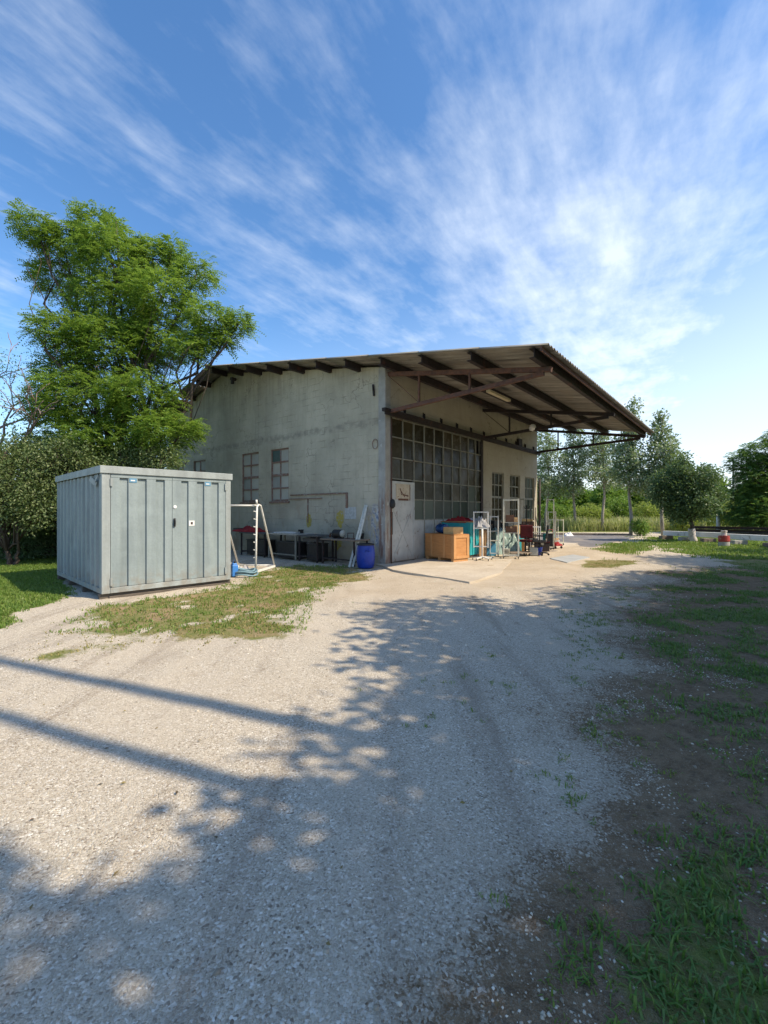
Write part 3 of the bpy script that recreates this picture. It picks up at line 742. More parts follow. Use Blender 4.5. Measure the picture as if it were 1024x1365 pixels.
# stains, marks and pipes on the gable
def blob_mark(name, cy, cz, ry, rz_, m_, x=-.004):
    b = MB(); n = 22; V = [(x, cy, cz)]
    for i in range(n):
        a_ = 2 * math.pi * i / n; k_ = random.uniform(.72, 1.15); V.append((x, cy + math.cos(a_) * ry * k_, cz + math.sin(a_) * rz_ * k_))
    b.add(V, [(0, 1 + (i + 1) % n, 1 + i) for i in range(n)]); return b.build(name, m_, B)
def gy(u): return par(C0, G, u)
def gz_(u, v):
    s = gy(u); return zat(v, C0[1] + G[1] * s)
blob_mark('paint_mark', gy(412), gz_(412, 694), .13, .24, M['yellow_paint'])
blob_mark('paint_mark', gy(453.5), gz_(453.5, 691), .16, .30, M['yellow_paint'])
blob_mark('paint_mark', gy(450), gz_(450, 722), .2, .3, M['yellow_paint'], -.0045)
b = MB(); y0, y1 = gy(475), gy(460); b.b2((-.006, y0, gz_(467, 692)), (-.002, y1, gz_(467, 676))); b.build('whitewashed_patch', M['white_wash'], B)
b = MB(); zz = gz_(420, 660.5)
b.b2((-.045, gy(463.5), zz + .02), (-.01, gy(388), zz + .055)); b.b2((-.04, gy(430), zz - .11), (-.012, gy(386), zz - .085))
b.b2((-.045, gy(464), 1.62), (-.01, gy(462), zz + .055)); b.b2((-.03, gy(411.5), 1.15), (-.012, gy(410.5), zz - .09))
b.build('rusty_pipe', M['rust_stain'], B)
b = MB()
for i in range(20):
    a0_ = 2 * math.pi * i / 20; a1_ = 2 * math.pi * (i + 1) / 20; yc, zc = gy(501), gz_(501, 592)
    b.bar((-.03, yc + .1 * math.cos(a0_), zc + .14 * math.sin(a0_)), (-.03, yc + .1 * math.cos(a1_), zc + .14 * math.sin(a1_)), .014)
b.build('wall_ring', M['window_iron'], B)
b = MB(); yc, zc = gy(499.5), gz_(499.5, 521); b.bar((-.03, yc, zc - .15), (-.05, yc + .02, zc + .18), .05, .04); b.bar((-.05, yc + .02, zc + .1), (-.12, yc - .04, zc - .02), .03); b.build('cable_bracket', M['dark_steel'], B)
b = MB(); yc, zc = gy(314), gz_(314, 507); b.b2((-.2, yc - .06, zc - .02), (-.002, yc + .06, zc + .08)); b.b2((-.2, yc - .1, zc - .18), (-.12, yc + .02, zc - .02)); b.build('wall_lamp', M['dark_steel'], B)
b = MB(); b.tube([(LEN + .10, -.08, .05), (LEN + .10, -.08, 3.1)], .06, 10); b.build('downpipe', M['dark_steel'], B, smooth=True)
# strip lamp and bulb lamp under the canopy
b = MB(); s_l = -2.05; zl = rooftop(s_l) - .30; b.b2((2.2, s_l - .08, zl), (3.75, s_l + .08, zl + .06)); hd = b.build('strip_lamp', M['dark_steel'], B)
b = MB(); b.b2((2.24, s_l - .06, zl - .07), (3.71, s_l + .06, zl - .002)); b.build('diffuser', M['lamp_diffuser'], hd)
b = MB(); b.lathe((5.95, -1.95, 4.40), [(.02, .0), (.10, .03), (.13, .12), (.10, .22), (.03, .26)], 14); b.build('globe_lamp', M['label_white'], B, smooth=True)
# small litter shelf items on wall far end: electrical box
b = MB(); b.b2((9.15, -.12, 4.44), (9.5, -.003, 4.75)); b.build('junction_box', M['dark_steel'], B)

# ------------------------------------------------------------------ storage container
CP = np.array([-4.85, 7.6]); CF = np.array([.687, .7265]); CANG = math.atan2(CF[1], CF[0])
CT = thing('storage_container', 'galvanised steel storage container with double doors on the grass by the hall', 'storage container', (CP[0], CP[1], 0), CANG)
CW, CD, CZ0, CZ1 = 2.36, 3.5, .085, 2.30
def cu(u): return par(CP, CF, u)
# front door leaves, profile in plan: grooves
def profile_panel(x0, x1, z0, z1, grooves, depth=.035, y=0.0, slope=.006):
    pts = [(x0, y)]
    for a_, b_ in grooves: pts += [(a_, y), (a_ + slope, y + depth), (b_ - slope, y + depth), (b_, y)]
    pts.append((x1, y))
    return pts
def extrude_profile(pts, z0, z1, thick=.004, swap=False):
    b = MB(); n = len(pts); V = []
    for z in (z0, z1):
        for (x, y) in pts: V.append((x, y, z) if not swap else (y, x, z))
    for z in (z0, z1):
        for (x, y) in pts: V.append((x, y + .05, z) if not swap else (y + .05, x, z))
    Fc = []
    for i in range(n - 1):
        Fc.append((i, i + 1, n + i + 1, n + i)); Fc.append((2 * n + i, 3 * n + i, 3 * n + i + 1, 2 * n + i + 1))
        Fc.append((i, 2 * n + i, 2 * n + i + 1, i + 1)); Fc.append((n + i, n + i + 1, 3 * n + i + 1, 3 * n + i))
    Fc.append((0, n, 3 * n, 2 * n)); Fc.append((n - 1, 3 * n - 1, 4 * n - 1, 2 * n - 1))
    return b.add(V, Fc)
xL, xM, xR = cu(147), cu(229.6), cu(301)
z0d, z1d = CZ0 + .10, CZ1 - .15
gl = [(cu(159.5), cu(171.4)), (cu(183.7), cu(195.6)), (cu(207.9), cu(219.8))]
gr_ = [(cu(241.7), cu(251.4)), (cu(262.6), cu(272.3)), (cu(282), cu(291.6))]
for nm, xa, xb, gg in (('door', xL + .008, xM - .004, gl), ('door', xM + .004, xR - .006, gr_)):
    zt = z1d - .045
    b = extrude_profile(profile_panel(xa, xb, z0d, z1d, gg), z0d, zt)
    b.b2((xa, -.004, zt + .0015), (xb, .05, z1d))
    d = b.build(nm, M['galv'], CT)
    for zz in (.28, CZ1 - .28):
        xx = xa - .012 if gg is gl else xb - .022
        h = MB(); h.b2((xx, -.028, zz - .07), (xx + .034, -.006, zz + .07)); h.build('hinge', M['galv_light'], d)
    if gg is gr_:
        h = MB(); xm = xM + .02; h.b2((xm, -.03, 1.22), (xm + .035, -.006, 1.38)); h.b2((xm + .008, -.06, 1.26), (xm + .027, -.031, 1.35)); h.build('handle', M['black_plastic'], d, bevel=.004)
        h = MB(); h.lathe((0, 0, 0), [(.0, 0), (.032, .0), (.032, .005)], 16); hh = h.build('round_sticker', M['label_white'], d); hh.location = (xM + .05, -.008, 1.60); hh.rotation_euler = (R(90), 0, 0)
        h = MB(); xs1 = cu(243.5); h.b2((xs1, -.0, 0), (xs1, 0, 0)) if False else None
        h = MB(); h.b2((cu(251.8), -.005, 1.23), (cu(251.8) + .11, -.001, 1.33)); s1 = h.build('white_sticker', M['label_white'], d)
        h = MB(); h.b2((cu(251.8) + .035, -.0075, 1.255), (cu(251.8) + .075, -.0055, 1.305)); h.build('sticker_mark', M['ink'], s1)
    xs1 = cu(172.5) if gg is gl else cu(273)
    h = MB(); h.b2((xs1, -.008, z1d - .12), (xs1 + .12, -.0045, z1d - .045)); lb = h.build('blue_sticker', M['label_blue'], d)
    h = MB(); h.b2((xs1 + .02, -.010, z1d - .095), (xs1 + .09, -.0085, z1d - .075)); h.build('sticker_line', M['label_white'], lb)
b = MB()
b.b2((0, -.005, CZ0), (xL, .06, CZ1 - .13)); b.build('corner_post', M['galv_light'], CT, bevel=.004)
b = MB(); b.b2((xR, -.005, CZ0), (CW, .06, CZ1 - .13)); b.build('corner_post', M['galv_light'], CT, bevel=.004)
b = MB(); b.b2((xL + .001, -.012, CZ0 + .001), (xR - .001, .05, CZ0 + .092)); b.build('sill', M['galv_light'], CT, bevel=.004)
b = MB(); b.b2((xL + .001, -.006, z1d + .002), (xR - .001, .05, CZ1 - .131)); b.build('header', M['galv'], CT)
# side wall facing left, ribs
def side(xpos, sign, name):
    pts = []; y = .064; n = 11; w = (CD - .128) / n
    for i in range(n):
        a_ = y + i * w
        pts += [(a_, 0), (a_ + w * .34, 0), (a_ + w * .40, .055), (a_ + w * .86, .055), (a_ + w * .97, 0)]
    pts.append((CD - .064, 0))
    b = MB(); n_ = len(pts); V = []
    for off in (0, .05):
        for z in (CZ0 + .09, CZ1 - .135):
            for (p, d_) in pts: V.append((xpos + sign * (d_ + off), p, z))
    Fc = []
    for i in range(n_ - 1):
        Fc += [(i, i + 1, n_ + i + 1, n_ + i), (2 * n_ + i, 3 * n_ + i, 3 * n_ + i + 1, 2 * n_ + i + 1), (i, 2 * n_ + i, 2 * n_ + i + 1, i + 1), (n_ + i, n_ + i + 1, 3 * n_ + i + 1, 3 * n_ + i)]
    b.add(V, Fc).build(name, M['galv'], CT)
side(.004, 1, 'side_wall'); side(CW - .004, -1, 'side_wall')
b = MB()
for xx in (0, CW - .06): b.b2((xx, .062, CZ0), (xx + .06, CD - .062, CZ0 + .088)); b.b2((xx, CD - .06, CZ0), (xx + .06, CD, CZ1 - .13))
b.b2((.062, CD - .05, CZ0), (CW - .062, CD - .01, CZ1 - .131)); b.build('base_frame', M['galv'], CT)
b = MB(); e = .03
b.b2((-e, -e, CZ1 - .128), (CW + e, -e + .03, CZ1)); b.b2((-e, CD + e - .03, CZ1 - .128), (CW + e, CD + e, CZ1)); b.b2((-e, -e + .031, CZ1 - .128), (-e + .03, CD + e - .031, CZ1)); b.b2((CW + e - .03, -e + .031, CZ1 - .128), (CW + e, CD + e - .031, CZ1))
b.b2((-e + .031, -e + .031, CZ1 - .05), (CW + e - .031, CD + e - .031, CZ1 - .012)); b.build('roof_frame', M['galv_light'], CT, bevel=.005)
b = MB(); b.bar((-.005, .30, 1.98), (-.06, .50, 2.10), .003, .09); b.bar((-.02, .33, 2.04), (-.03, .12, 2.14), .004, .05); b.build('bent_flap', M['galv_light'], CT)
b = MB()
for yy in (.1, 1.2, 2.3, 3.3): b.b2((-.02, yy - .05, -.02), (CW + .02, yy + .05, CZ0 - .003))
b.build('skid', M['skid_wood'], CT)
b = MB(); b.b2((.12, .01, -.01), (2.2, .06, .03)); b.build('plank', M['skid_wood'], CT, bevel=.004)

# ------------------------------------------------------------------ things by the gable
def smooth_tube(b, pts, r, seg=8, mi=0): b.tube(pts, r, seg, mi)
# white tube frame (small goal like frame)
fr0 = gp(341, 764); bk0 = gp(366, 756)
T = thing('tube_frame', 'white tubular goal frame with net hooks standing behind the container', 'metal frame', (fr0[0], fr0[1], 0), 0)
v1 = bk0[:2] - fr0[:2]; wd = gp(318, 756)[:2] - bk0[:2]; wd = wd / np.linalg.norm(wd) * .98
def P3(fr_, bk_, z): p = v1 * bk_ + wd * fr_; return (p[0], p[1], z)
zt_ = 1.68
for side_ in (0, 1):
    b = MB(); b.tube([P3(side_, 0, .03), P3(side_, .02, .8), P3(side_, .06, zt_ - .05), P3(side_, .14, zt_), P3(side_, .24, zt_ - .02), P3(side_, .33, zt_ - .2), P3(side_, 1, .05)], .024, 10)
    b.build('side_hoop', M['white_paint'], T, smooth=True)
    b = MB(); b.bar(P3(side_, 0, .03), P3(side_, 1, .03), .05, .05); b.build('ground_bar', M['white_paint'], T)
    for k_ in range(8):
        z = .18 + k_ * .19; q_ = P3(side_, .02, z); b = MB(); b.bar((q_[0] - .0, q_[1], z), (q_[0] - .06, q_[1] - .02, z + .015), .022, .022)
        b.build('net_hook', M['white_paint'], T)
b = MB(); b.tube([P3(0, .1, zt_ - .02), P3(1, .1, zt_ - .02)], .022, 8); b.build('crossbar', M['white_paint'], T, smooth=True)
b = MB(); b.tube([P3(0, 1, .05), P3(1, 1, .05)], .022, 8); b.build('rear_bar', M['white_paint'], T, smooth=True)
b = MB(); b.tube([P3(0, .05, zt_), P3(0, .03, zt_ + .12)], .026, 8); b.build('top_stub', M['white_paint'], T, smooth=True)

# barrel
p = gp(488, 757)
T = thing('barrel', 'blue plastic barrel standing at the peeling corner of the workshop', 'barrel', (p[0] - .01, p[1] + .02, .0))
b = MB(); b.lathe((0, 0, 0), [(.19, 0), (.215, .02), (.235, .12), (.25, .28), (.25, .40), (.235, .54), (.22, .60), (.225, .615)], 28); b.build('body', M['barrel_blue'], T, smooth=True)
b = MB(); b.lathe((0, 0, 0), [(.235, .612), (.24, .62), (.24, .645), (.225, .65), (.20, .655), (.19, .635)], 28); b.build('rim', M['black_plastic'], T, smooth=True)
b = MB(); b.tube([(.1, -.225, .46), (.1, -.26, .50), (.02, -.27, .50), (.0, -.235, .46)], .014, 6); b.build('grip', M['barrel_blue'], T, smooth=True)
# dark pot on barrel lid / behind it
p2 = gp(481, 753)
T = thing('bucket', 'small black bucket on the workbench end beside the blue barrel', 'bucket', (p2[0] - .02, p2[1] + .3, .70))
b = MB(); b.lathe((0, 0, 0), [(.08, 0), (.11, .16), (.115, .18), (.1, .18), (.09, .05)], 16); b.build('body', M['black_plastic'], T, smooth=True)
b = MB(); b.tube([(-.11, 0, .17), (-.08, 0, .25), (0, 0, .29), (.08, 0, .25), (.11, 0, .17)], .005, 6); b.build('handle', M['dark_steel'], T)
# leaning laths: two separate boards
pb_ = gp(466.5, 756); pt_d = C0[1] + G[1] * gy(489) - .05
for i, (du, nm) in enumerate(((0, 'left'), (4.6, 'right'))):
    u0 = 465.5 + du; u1 = 487.0 + du * .45
    base = gp(u0, 756.5 - .4 * i); d_top = C0[1] + G[1] * gy(u1) - .08; top = ((u1 - 512) / FP * d_top, d_top, zat(673.5, d_top))
    b = MB(); b.bar((0, 0, .005), (top[0] - base[0], top[1] - base[1], top[2]), .055, .028, up=(.3, -1, 0))
    o = b.build('leaning_board', M['plank_white'], None, bevel=.003); o.location = (base[0], base[1], 0)
    tag(o, ['pale board leaning on the gable, the left one of the pair by the barrel', 'pale board leaning on the gable, the right one nearest the blue barrel'][i], 'board', 'boards leaning on the gable')

# tables along the gable, in building frame: x negative = away from gable
def table(name, label, y0, y1, x0, x1, h, topm, legm, th=.04, group='work tables along the gable', shelf=False, lr=.022):
    c = bl((x0 + x1) / 2, (y0 + y1) / 2); T_ = thing(name, label, 'table', (c[0], c[1], 0), BANG, group)
    w, l = abs(x1 - x0), abs(y1 - y0)
    b = MB(); b.box((0, 0, h - th / 2), (w, l, th)); b.build('table_top', M[topm], T_, bevel=.004)
    for sx in (-1, 1):
        for sy in (-1, 1):
            b = MB(); b.b2((sx * (w / 2 - .06) - lr, sy * (l / 2 - .07) - lr, 0), (sx * (w / 2 - .06) + lr, sy * (l / 2 - .07) + lr, h - th - .002)); b.build('leg', M[legm], T_)
    b = MB()
    b.b2((-(w / 2 - .06) + lr + .001, -(l / 2 - .07) - .012, .10), ((w / 2 - .06) - lr - .001, -(l / 2 - .07) + .012, .135))
    b.b2((-(w / 2 - .06) + lr + .001, (l / 2 - .07) - .012, .10), ((w / 2 - .06) - lr - .001, (l / 2 - .07) + .012, .135))
    b.b2((-(w / 2 - .06) - .012, -(l / 2 - .07) + lr + .001, .14), (-(w / 2 - .06) + .012, (l / 2 - .07) - lr - .001, .175))
    b.build('stretcher', M[legm], T_)
    if shelf:
        b = MB(); b.box((0.03, 0, h - .14), (w - .22, l - .22, .1)); b.build('drawer', M[topm], T_)
    return T_
def gs(u, off):   # s where gable-parallel line at x=-off crosses column u
    return par(C0 - F * off, G, u)
table('work_table', 'dark work table carrying the red cloth heap behind the white frame', gs(352, 1.0), gs(352, 1.0) + 1.5, -.98, -.2, .80, 'table_top', 'dark_steel')
table('work_table', 'pale topped table with white laths on it, left of the low bench', gs(394, .98) + .02, gs(353, 1.0) - .03, -.96, -.2, .82, 'pale_top', 'glaze_iron')
table('work_table', 'black topped steel table against the gable, under the left yellow paint mark', gs(423, .97), gs(395, .98), -.97, -.22, .80, 'table_top', 'dark_steel', shelf=True)
table('work_bench', 'low brown workbench carrying the pump, next to the leaning boards', gs(476, .80), gs(424, .95) - .02, -.9, -.25, .73, 'bench_wood', 'dark_steel', group='work tables along the gable')

for (ua, lb, ll) in ((350, 'added dark box filling the black void under the red cloth table', 1.1), (392, 'added dark box filling the black void under the pale topped table', 1.0), (421, 'added dark box filling the black void under the black topped table', .5)):  # dark boxes added to blacken the void beneath the tables
    y0 = gs(ua, .95) + .15; c_ = bl(-.52, y0 + ll / 2); T = thing('void_box', lb, 'bin', (c_[0], c_[1], 0), BANG, 'dark filler boxes under the work tables')
    b = MB(); b.box((0, 0, .27), (.42, ll, .5)); b.build('body', M['black_plastic'], T, bevel=.01)
    b = MB(); b.box((0, 0, .535), (.46, ll + .04, .026)); b.build('lid', M['table_top'], T, bevel=.004)
# crumpled cloth maker
def cloth(name, m_, w, l, h, seed=0, parent=None, nx_=26, ny_=26, flat_top=False):
    rs = seed * 13.7; xs_ = np.linspace(-1, 1, nx_); ys_ = np.linspace(-1, 1, ny_); X_, Y_ = np.meshgrid(xs_, ys_)
    r_ = np.clip(1 - np.maximum(np.abs(X_), np.abs(Y_)) ** 3, 0, 1)
    z = h * r_ * (.45 + .75 * vn(X_ + rs, Y_ + rs, 1.8, 4)) + .006
    ridge = np.abs(vn(X_ * 2 + rs, Y_ * 2, 1.5, 3) - .5) * 2; z -= h * .45 * r_ * (1 - ridge) ** 3
    rid2 = np.abs(vn(X_ * 3 + rs, Y_ * 3 + 4, 2.2, 2) - .5) * 2; z -= h * .22 * r_ * (1 - rid2) ** 4
    z = np.maximum(z, .003)
    jx = (vn(X_ + 5 + rs, Y_, 2, 2) - .5) * .25; jy = (vn(X_, Y_ + 9 + rs, 2, 2) - .5) * .25
    V = np.column_stack([((X_ + jx) * w / 2).ravel(), ((Y_ + jy) * l / 2).ravel(), z.ravel()])
    Vb = V.copy(); Vb[:, 2] = 0
    n = nx_; idx = np.array([[j * n + i, j * n + i + 1, (j + 1) * n + i + 1, (j + 1) * n + i] for j in range(ny_ - 1) for i in range(n - 1)])
    b = MB(); b.v.append(V); b.n = len(V); b.f.append(idx); b.m.append(np.zeros(len(idx)))
    b.v.append(Vb); b.f.append(idx[:, ::-1] + len(V)); b.m.append(np.zeros(len(idx))); b.n += len(Vb)
    rim = [j for j in range(n)] + [j * n + n - 1 for j in range(1, ny_)] + [(ny_ - 1) * n + i for i in range(n - 2, -1, -1)] + [j * n for j in range(ny_ - 2, 0, -1)]
    for a_, c_ in zip(rim, rim[1:] + rim[:1]): b.f.append([a_, a_ + len(V), c_ + len(V), c_]); b.m.append(0)
    return b.build(name, m_, parent, smooth=True)
c = bl(-.60, gs(330, .6) - .12); o = cloth('cloth_heap', M['red_cloth'], .62, 1.35, .24, 1); o.location = (c[0], c[1], .803); o.rotation_euler = (0, 0, BANG); tag(o, 'crumpled red cloth heap lying on the dark table by the container', 'cloth')
c = bl(-.28, gs(321, .3)); b = MB(); b.box((0, 0, .05), (.2, .8, .05)); 
for i in range(6): b.box((0, -.35 + i * .14, .085), (.2, .05, .02))
b.box((0, 0, .012), (.14, .7, .024)); o = b.build('black_grating', M['black_plastic'], None, bevel=.003); o.location = (c[0], c[1], 1.05 - .12); o.rotation_euler = (0, 0, BANG)
tag(o, 'black slatted grating lying behind the red cloth heap', 'grating'); o.location.z = .80
for i in range(9):
    yy = gs(393, .7) + .12 + i * .09; c = bl(-.6 + random.uniform(-.05, .05), yy)
    b = MB(); b.bar((-.26, 0, .016), (.26, random.uniform(-.05, .05), .016), .03, .028)
    o = b.build('lath_offcut', M['white_paint'], None, bevel=.003); o.location = (c[0], c[1], .82 + (i % 3 == 2) * .0 + .001); o.rotation_euler = (0, 0, BANG + random.uniform(-.1, .1))
    tag(o, 'short white lath offcut lying in the row on the pale topped table', 'lath', 'white lath offcuts on the table')
# pump on the bench
c = bl(-.62, gs(449, .7)); T = thing('pump', 'dark electric pump with a pale round end cap on the low bench', 'pump', (c[0], c[1], .732), BANG)
b = MB(); b.tube([(0, .22, .14), (0, .18, .14), (0, .17, .14), (0, -.12, .14), (0, -.14, .14)], [.08, .115, .12, .12, .1], 18); b.build('motor', M['black_plastic'], T, smooth=False)
b = MB(); b.tube([(0, -.145, .14), (0, -.20, .14), (0, -.23, .14)], [.105, .1, .05], 18); b.build('end_cap', M['pale_top'], T)
b = MB(); b.b2((-.1, -.12, 0), (.1, -.08, .05)); b.b2((-.1, .1, 0), (.1, .14, .05)); b.build('foot', M['dark_steel'], T)
b = MB(); b.tube([(0, .23, .14), (0, .34, .14), (0, .36, .10), (0, .36, .02)], .025, 8); b.build('outlet_pipe', M['rust_steel'], T, smooth=True)
c = bl(-.55, gs(466, .6)); T = thing('wire_frame', 'small rusty wire frame standing on the bench right of the pump', 'wire frame', (c[0], c[1], .732), BANG)
b = MB(); b.tube([(0, .12, .0), (0, .12, .16), (0, -.12, .17), (0, -.12, .0)], .012, 8); b.build('hoop', M['rust_steel'], T, smooth=True)
b = MB(); b.tube([(-.1, .12, .012), (.1, .12, .012)], .01, 8); b.tube([(-.1, -.12, .012), (.1, -.12, .012)], .01, 8); b.build('foot_bar', M['rust_steel'], T, smooth=True)
c = bl(-.5, gs(402, .5)); T = thing('bench_vice', 'small dark bench vice on the black topped table', 'vice', (c[0], c[1], .802), BANG)
b = MB(); b.b2((-.08, -.06, 0), (.08, .06, .03)); b.b2((-.03, -.04, .03), (.05, .04, .1)); b.build('body', M['dark_steel'], T, bevel=.004)
b = MB(); b.b2((-.1, -.05, .08), (-.06, .05, .14)); b.b2((.02, -.05, .101), (.05, .05, .14)); b.build('jaw', M['dark_steel'], T, bevel=.003)
b = MB(); b.tube([(-.1, 0, .06), (-.2, 0, .06)], .012, 8); b.tube([(-.2, -.07, .06), (-.2, .07, .06)], .006, 6); b.build('screw_handle', M['glaze_iron'], T)
# blue canister and hose bundle beside the container
p = gp(311.5, 768); T = thing('canister', 'bright blue plastic canister beside the right edge of the container', 'canister', (p[0] + .01, p[1] + .0, .0), .6)
b = MB(); b.b2((-.07, -.11, 0), (.07, .11, .27)); b.box((0, 0, .295), (.12, .18, .05), taper=.6); b.build('body', M['sky_blue'], T, bevel=.02)
b = MB(); b.lathe((0, -.05, .315), [(.025, 0), (.025, .04)], 12); b.build('cap', M['black_plastic'], T)
b = MB(); b.tube([(0, 0, .315), (0, .02, .35), (0, .07, .34), (0, .08, .30)], .01, 6); b.build('handle', M['sky_blue'], T)
p = gp(327, 767); 
b = MB()
for r_, zz, m_ in ((.26, .03, 0), (.22, .07, 0), (.25, .10, 0), (.2, .13, 0)):
    pts = [(r_ * math.cos(a_) * 1.1, r_ * math.sin(a_), zz + .02 * math.sin(3 * a_)) for a_ in np.linspace(0, 2 * math.pi, 25)]
    b.tube(pts, .018, 7, 0, caps=False)
o = b.build('hose_coil', mat('pale_hose', (.20, .34, .42), (.15, .25, .30), .5), None, smooth=True); o.location = (p[0], p[1], 0); tag(o, 'coiled pale blue hose lying in the grass behind the canister', 'hose')
p = gp(323, 764); o = cloth('grey_sack', M['grey_cloth'], .42, .4, .2, 5); o.location = (p[0], p[1] + .05, .0); tag(o, 'lumpy grey sack inside the coiled hose on the grass', 'sack')

# ------------------------------------------------------------------ things by the glazed wall
def crate_box(T_, w, l, h, z0=0.0, panel='plywood', trim='batten', feet=True):
    zf = .09 if feet else 0
    b = MB(); b.b2((0, 0, zf), (w, l, h - .02)); b.build('panel', M[panel], T_)
    b = MB(); b.b2((-.012, -.012, h - .018), (w + .012, l + .012, h + .004)); b.build('lid', M[panel], T_, bevel=.003)
    t = .018
    for nm, lo, hi in [('batten', (-t, -t, zf - .002), (.08, -.001, h - .021)), ('batten', (w - .08, -t, zf - .002), (w + t, -.001, h - .021)), ('batten', (-t, l * .28, zf - .0), (-.001, l * .28 + .09, h - .021)), ('batten', (-t, l * .74, zf - .0), (-.001, l * .74 + .07, h - .021)), ('batten', (-t, 0.0, zf + .001), (-.001, .09, h - .021)), ('batten', (.081, -t, h - .1), (w - .081, -.001, h - .021)), ('batten', (.081, -t, zf), (w - .081, -.001, zf + .08))]:
        b = MB(); b.b2(lo, hi); b.build(nm, M[trim], T_, bevel=.003)
    if feet:
        for yy in (.02, l / 2 - .05, l - .12):
            b = MB(); b.b2((.0, yy, 0), (w, yy + .1, zf - .004)); b.build('foot', M[trim], T_, bevel=.003)
cang = math.atan2(.6, .8)
T = thing('wooden_crate', 'large orange plywood crate with battens in front of the glazed wall', 'crate', (2.05, 12.97, .03), cang)
crate_box(T, .62, 1.25, .80)
def on_crate(x, y): c_, s_ = math.cos(cang), math.sin(cang); return (2.05 + x * c_ - y * s_, 12.97 + x * s_ + y * c_)
def carton(name, label, loc, rz, w, l, h, m_, tapem='carton_light', group=None, cat='box'):
    T_ = thing(name, label, cat, loc, rz, group)
    b = MB(); b.b2((0, 0, 0), (w, l, h)); b.build('body', M[m_], T_, bevel=.006)
    b = MB(); b.b2((w / 2 - .03, -.0015, h - .06), (w / 2 + .03, l + .0015, h + .0015)); b.build('tape', M[tapem], T_)
    return T_
x, y = on_crate(.10, .12); carton('cardboard_box', 'small cardboard box on top of the orange plywood crate', (x, y, .836), cang, .42, .42, .21, 'carton_light')
x, y = on_crate(.3, .78); T = thing('water_jug', 'dark blue round water jug lying on the plywood crate', 'jug', (x, y, .836), cang)
b = MB(); b.tube([(0, -.16, .15), (0, -.15, .15), (0, -.05, .15), (0, .03, .15), (0, .12, .15), (0, .2, .15)], [.10, .14, .15, .145, .15, .12], 20); b.build('body', M['jug_blue'], T, smooth=True)
b = MB(); b.tube([(0, -.16, .15), (0, -.22, .15), (0, -.25, .15)], [.06, .03, .03], 12); b.build('neck', M['jug_blue'], T, smooth=True)
# teal bin
q0 = np.array([2.70, 14.0]); T = thing('teal_bin', 'big teal panelled bin with a wooden rim behind the plywood crate', 'bin', (q0[0], q0[1], .03), BANG)
b = MB(); w, l, h = .62, 1.02, 1.14
b.b2((0, 0, .1), (w, .03, h)); b.b2((0, l - .03, .1), (w, l, h)); b.b2((0, .031, .1), (.03, l - .031, h)); b.b2((w - .03, .031, .1), (w, l - .031, h)); b.b2((.031, .031, .1), (w - .031, l - .031, h - .08)); b.build('body', M['teal'], T, bevel=.004)
b = MB()
for xx in (.02, .2, .4, w - .06): b.b2((xx, -.02, .1), (xx + .04, -.001, h - .03))
for yy in (.02, .33, .65, l - .06): b.b2((-.02, yy, .1), (-.001, yy + .04, h - .03))
b.build('ribs', M['teal'], T, bevel=.003)
b = MB(); b.b2((-.03, -.03, h + .002), (w + .03, .04, h + .03)); b.b2((-.03, l - .04, h + .002), (w + .03, l + .03, h + .03)); b.b2((-.03, .041, h + .002), (.04, l - .041, h + .03)); b.b2((w - .04, .041, h + .002), (w + .03, l - .041, h + .03)); b.build('rim', M['red_rim'], T)
for yy in (.05, l - .15):
    b = MB(); b.b2((0.02, yy, 0), (w - .02, yy + .1, .098)); b.build('foot', M['skid_wood'], T)
def on_teal(x, y): p_ = q0 + F * x + G * y; return (p_[0], p_[1])
x, y = on_teal(.24, .50); o = cloth('red_cloth', M['red_cloth'], .52, .85, .27, 2); o.location = (x, y, 1.155); o.rotation_euler = (0, 0, BANG); tag(o, 'dark red cloth bundle lying on the teal bin', 'cloth')
x, y = on_teal(.52, .30); o = cloth('grey_sheet', M['grey_cloth'], .5, .75, .22, 3); o.location = (x + .02, y + .05, 1.09); o.location.z = 1.14; o.rotation_euler = (0, 0, BANG + .2); tag(o, 'pale grey crumpled sheet on the far side of the teal bin', 'sheet')

def castor(b, x, y, z=0.0, r=.035):
    b.tube([(x - .012, y, z + r), (x + .012, y, z + r)], r, 12)
def star_base(T_, n=5, rad=.3, m_='black_plastic', z=.07):
    for i in range(n):
        a_ = 2 * math.pi * i / n + .3
        b = MB(); b.bar((.02 * math.cos(a_), .02 * math.sin(a_), z + .03), (rad * math.cos(a_), rad * math.sin(a_), z), .045, .03); ar = b.build('base_arm', M[m_], T_, bevel=.004)
        b = MB(); castor(b, rad * math.cos(a_), rad * math.sin(a_), 0, .034); b.build('castor', M['rubber'], ar, smooth=False)
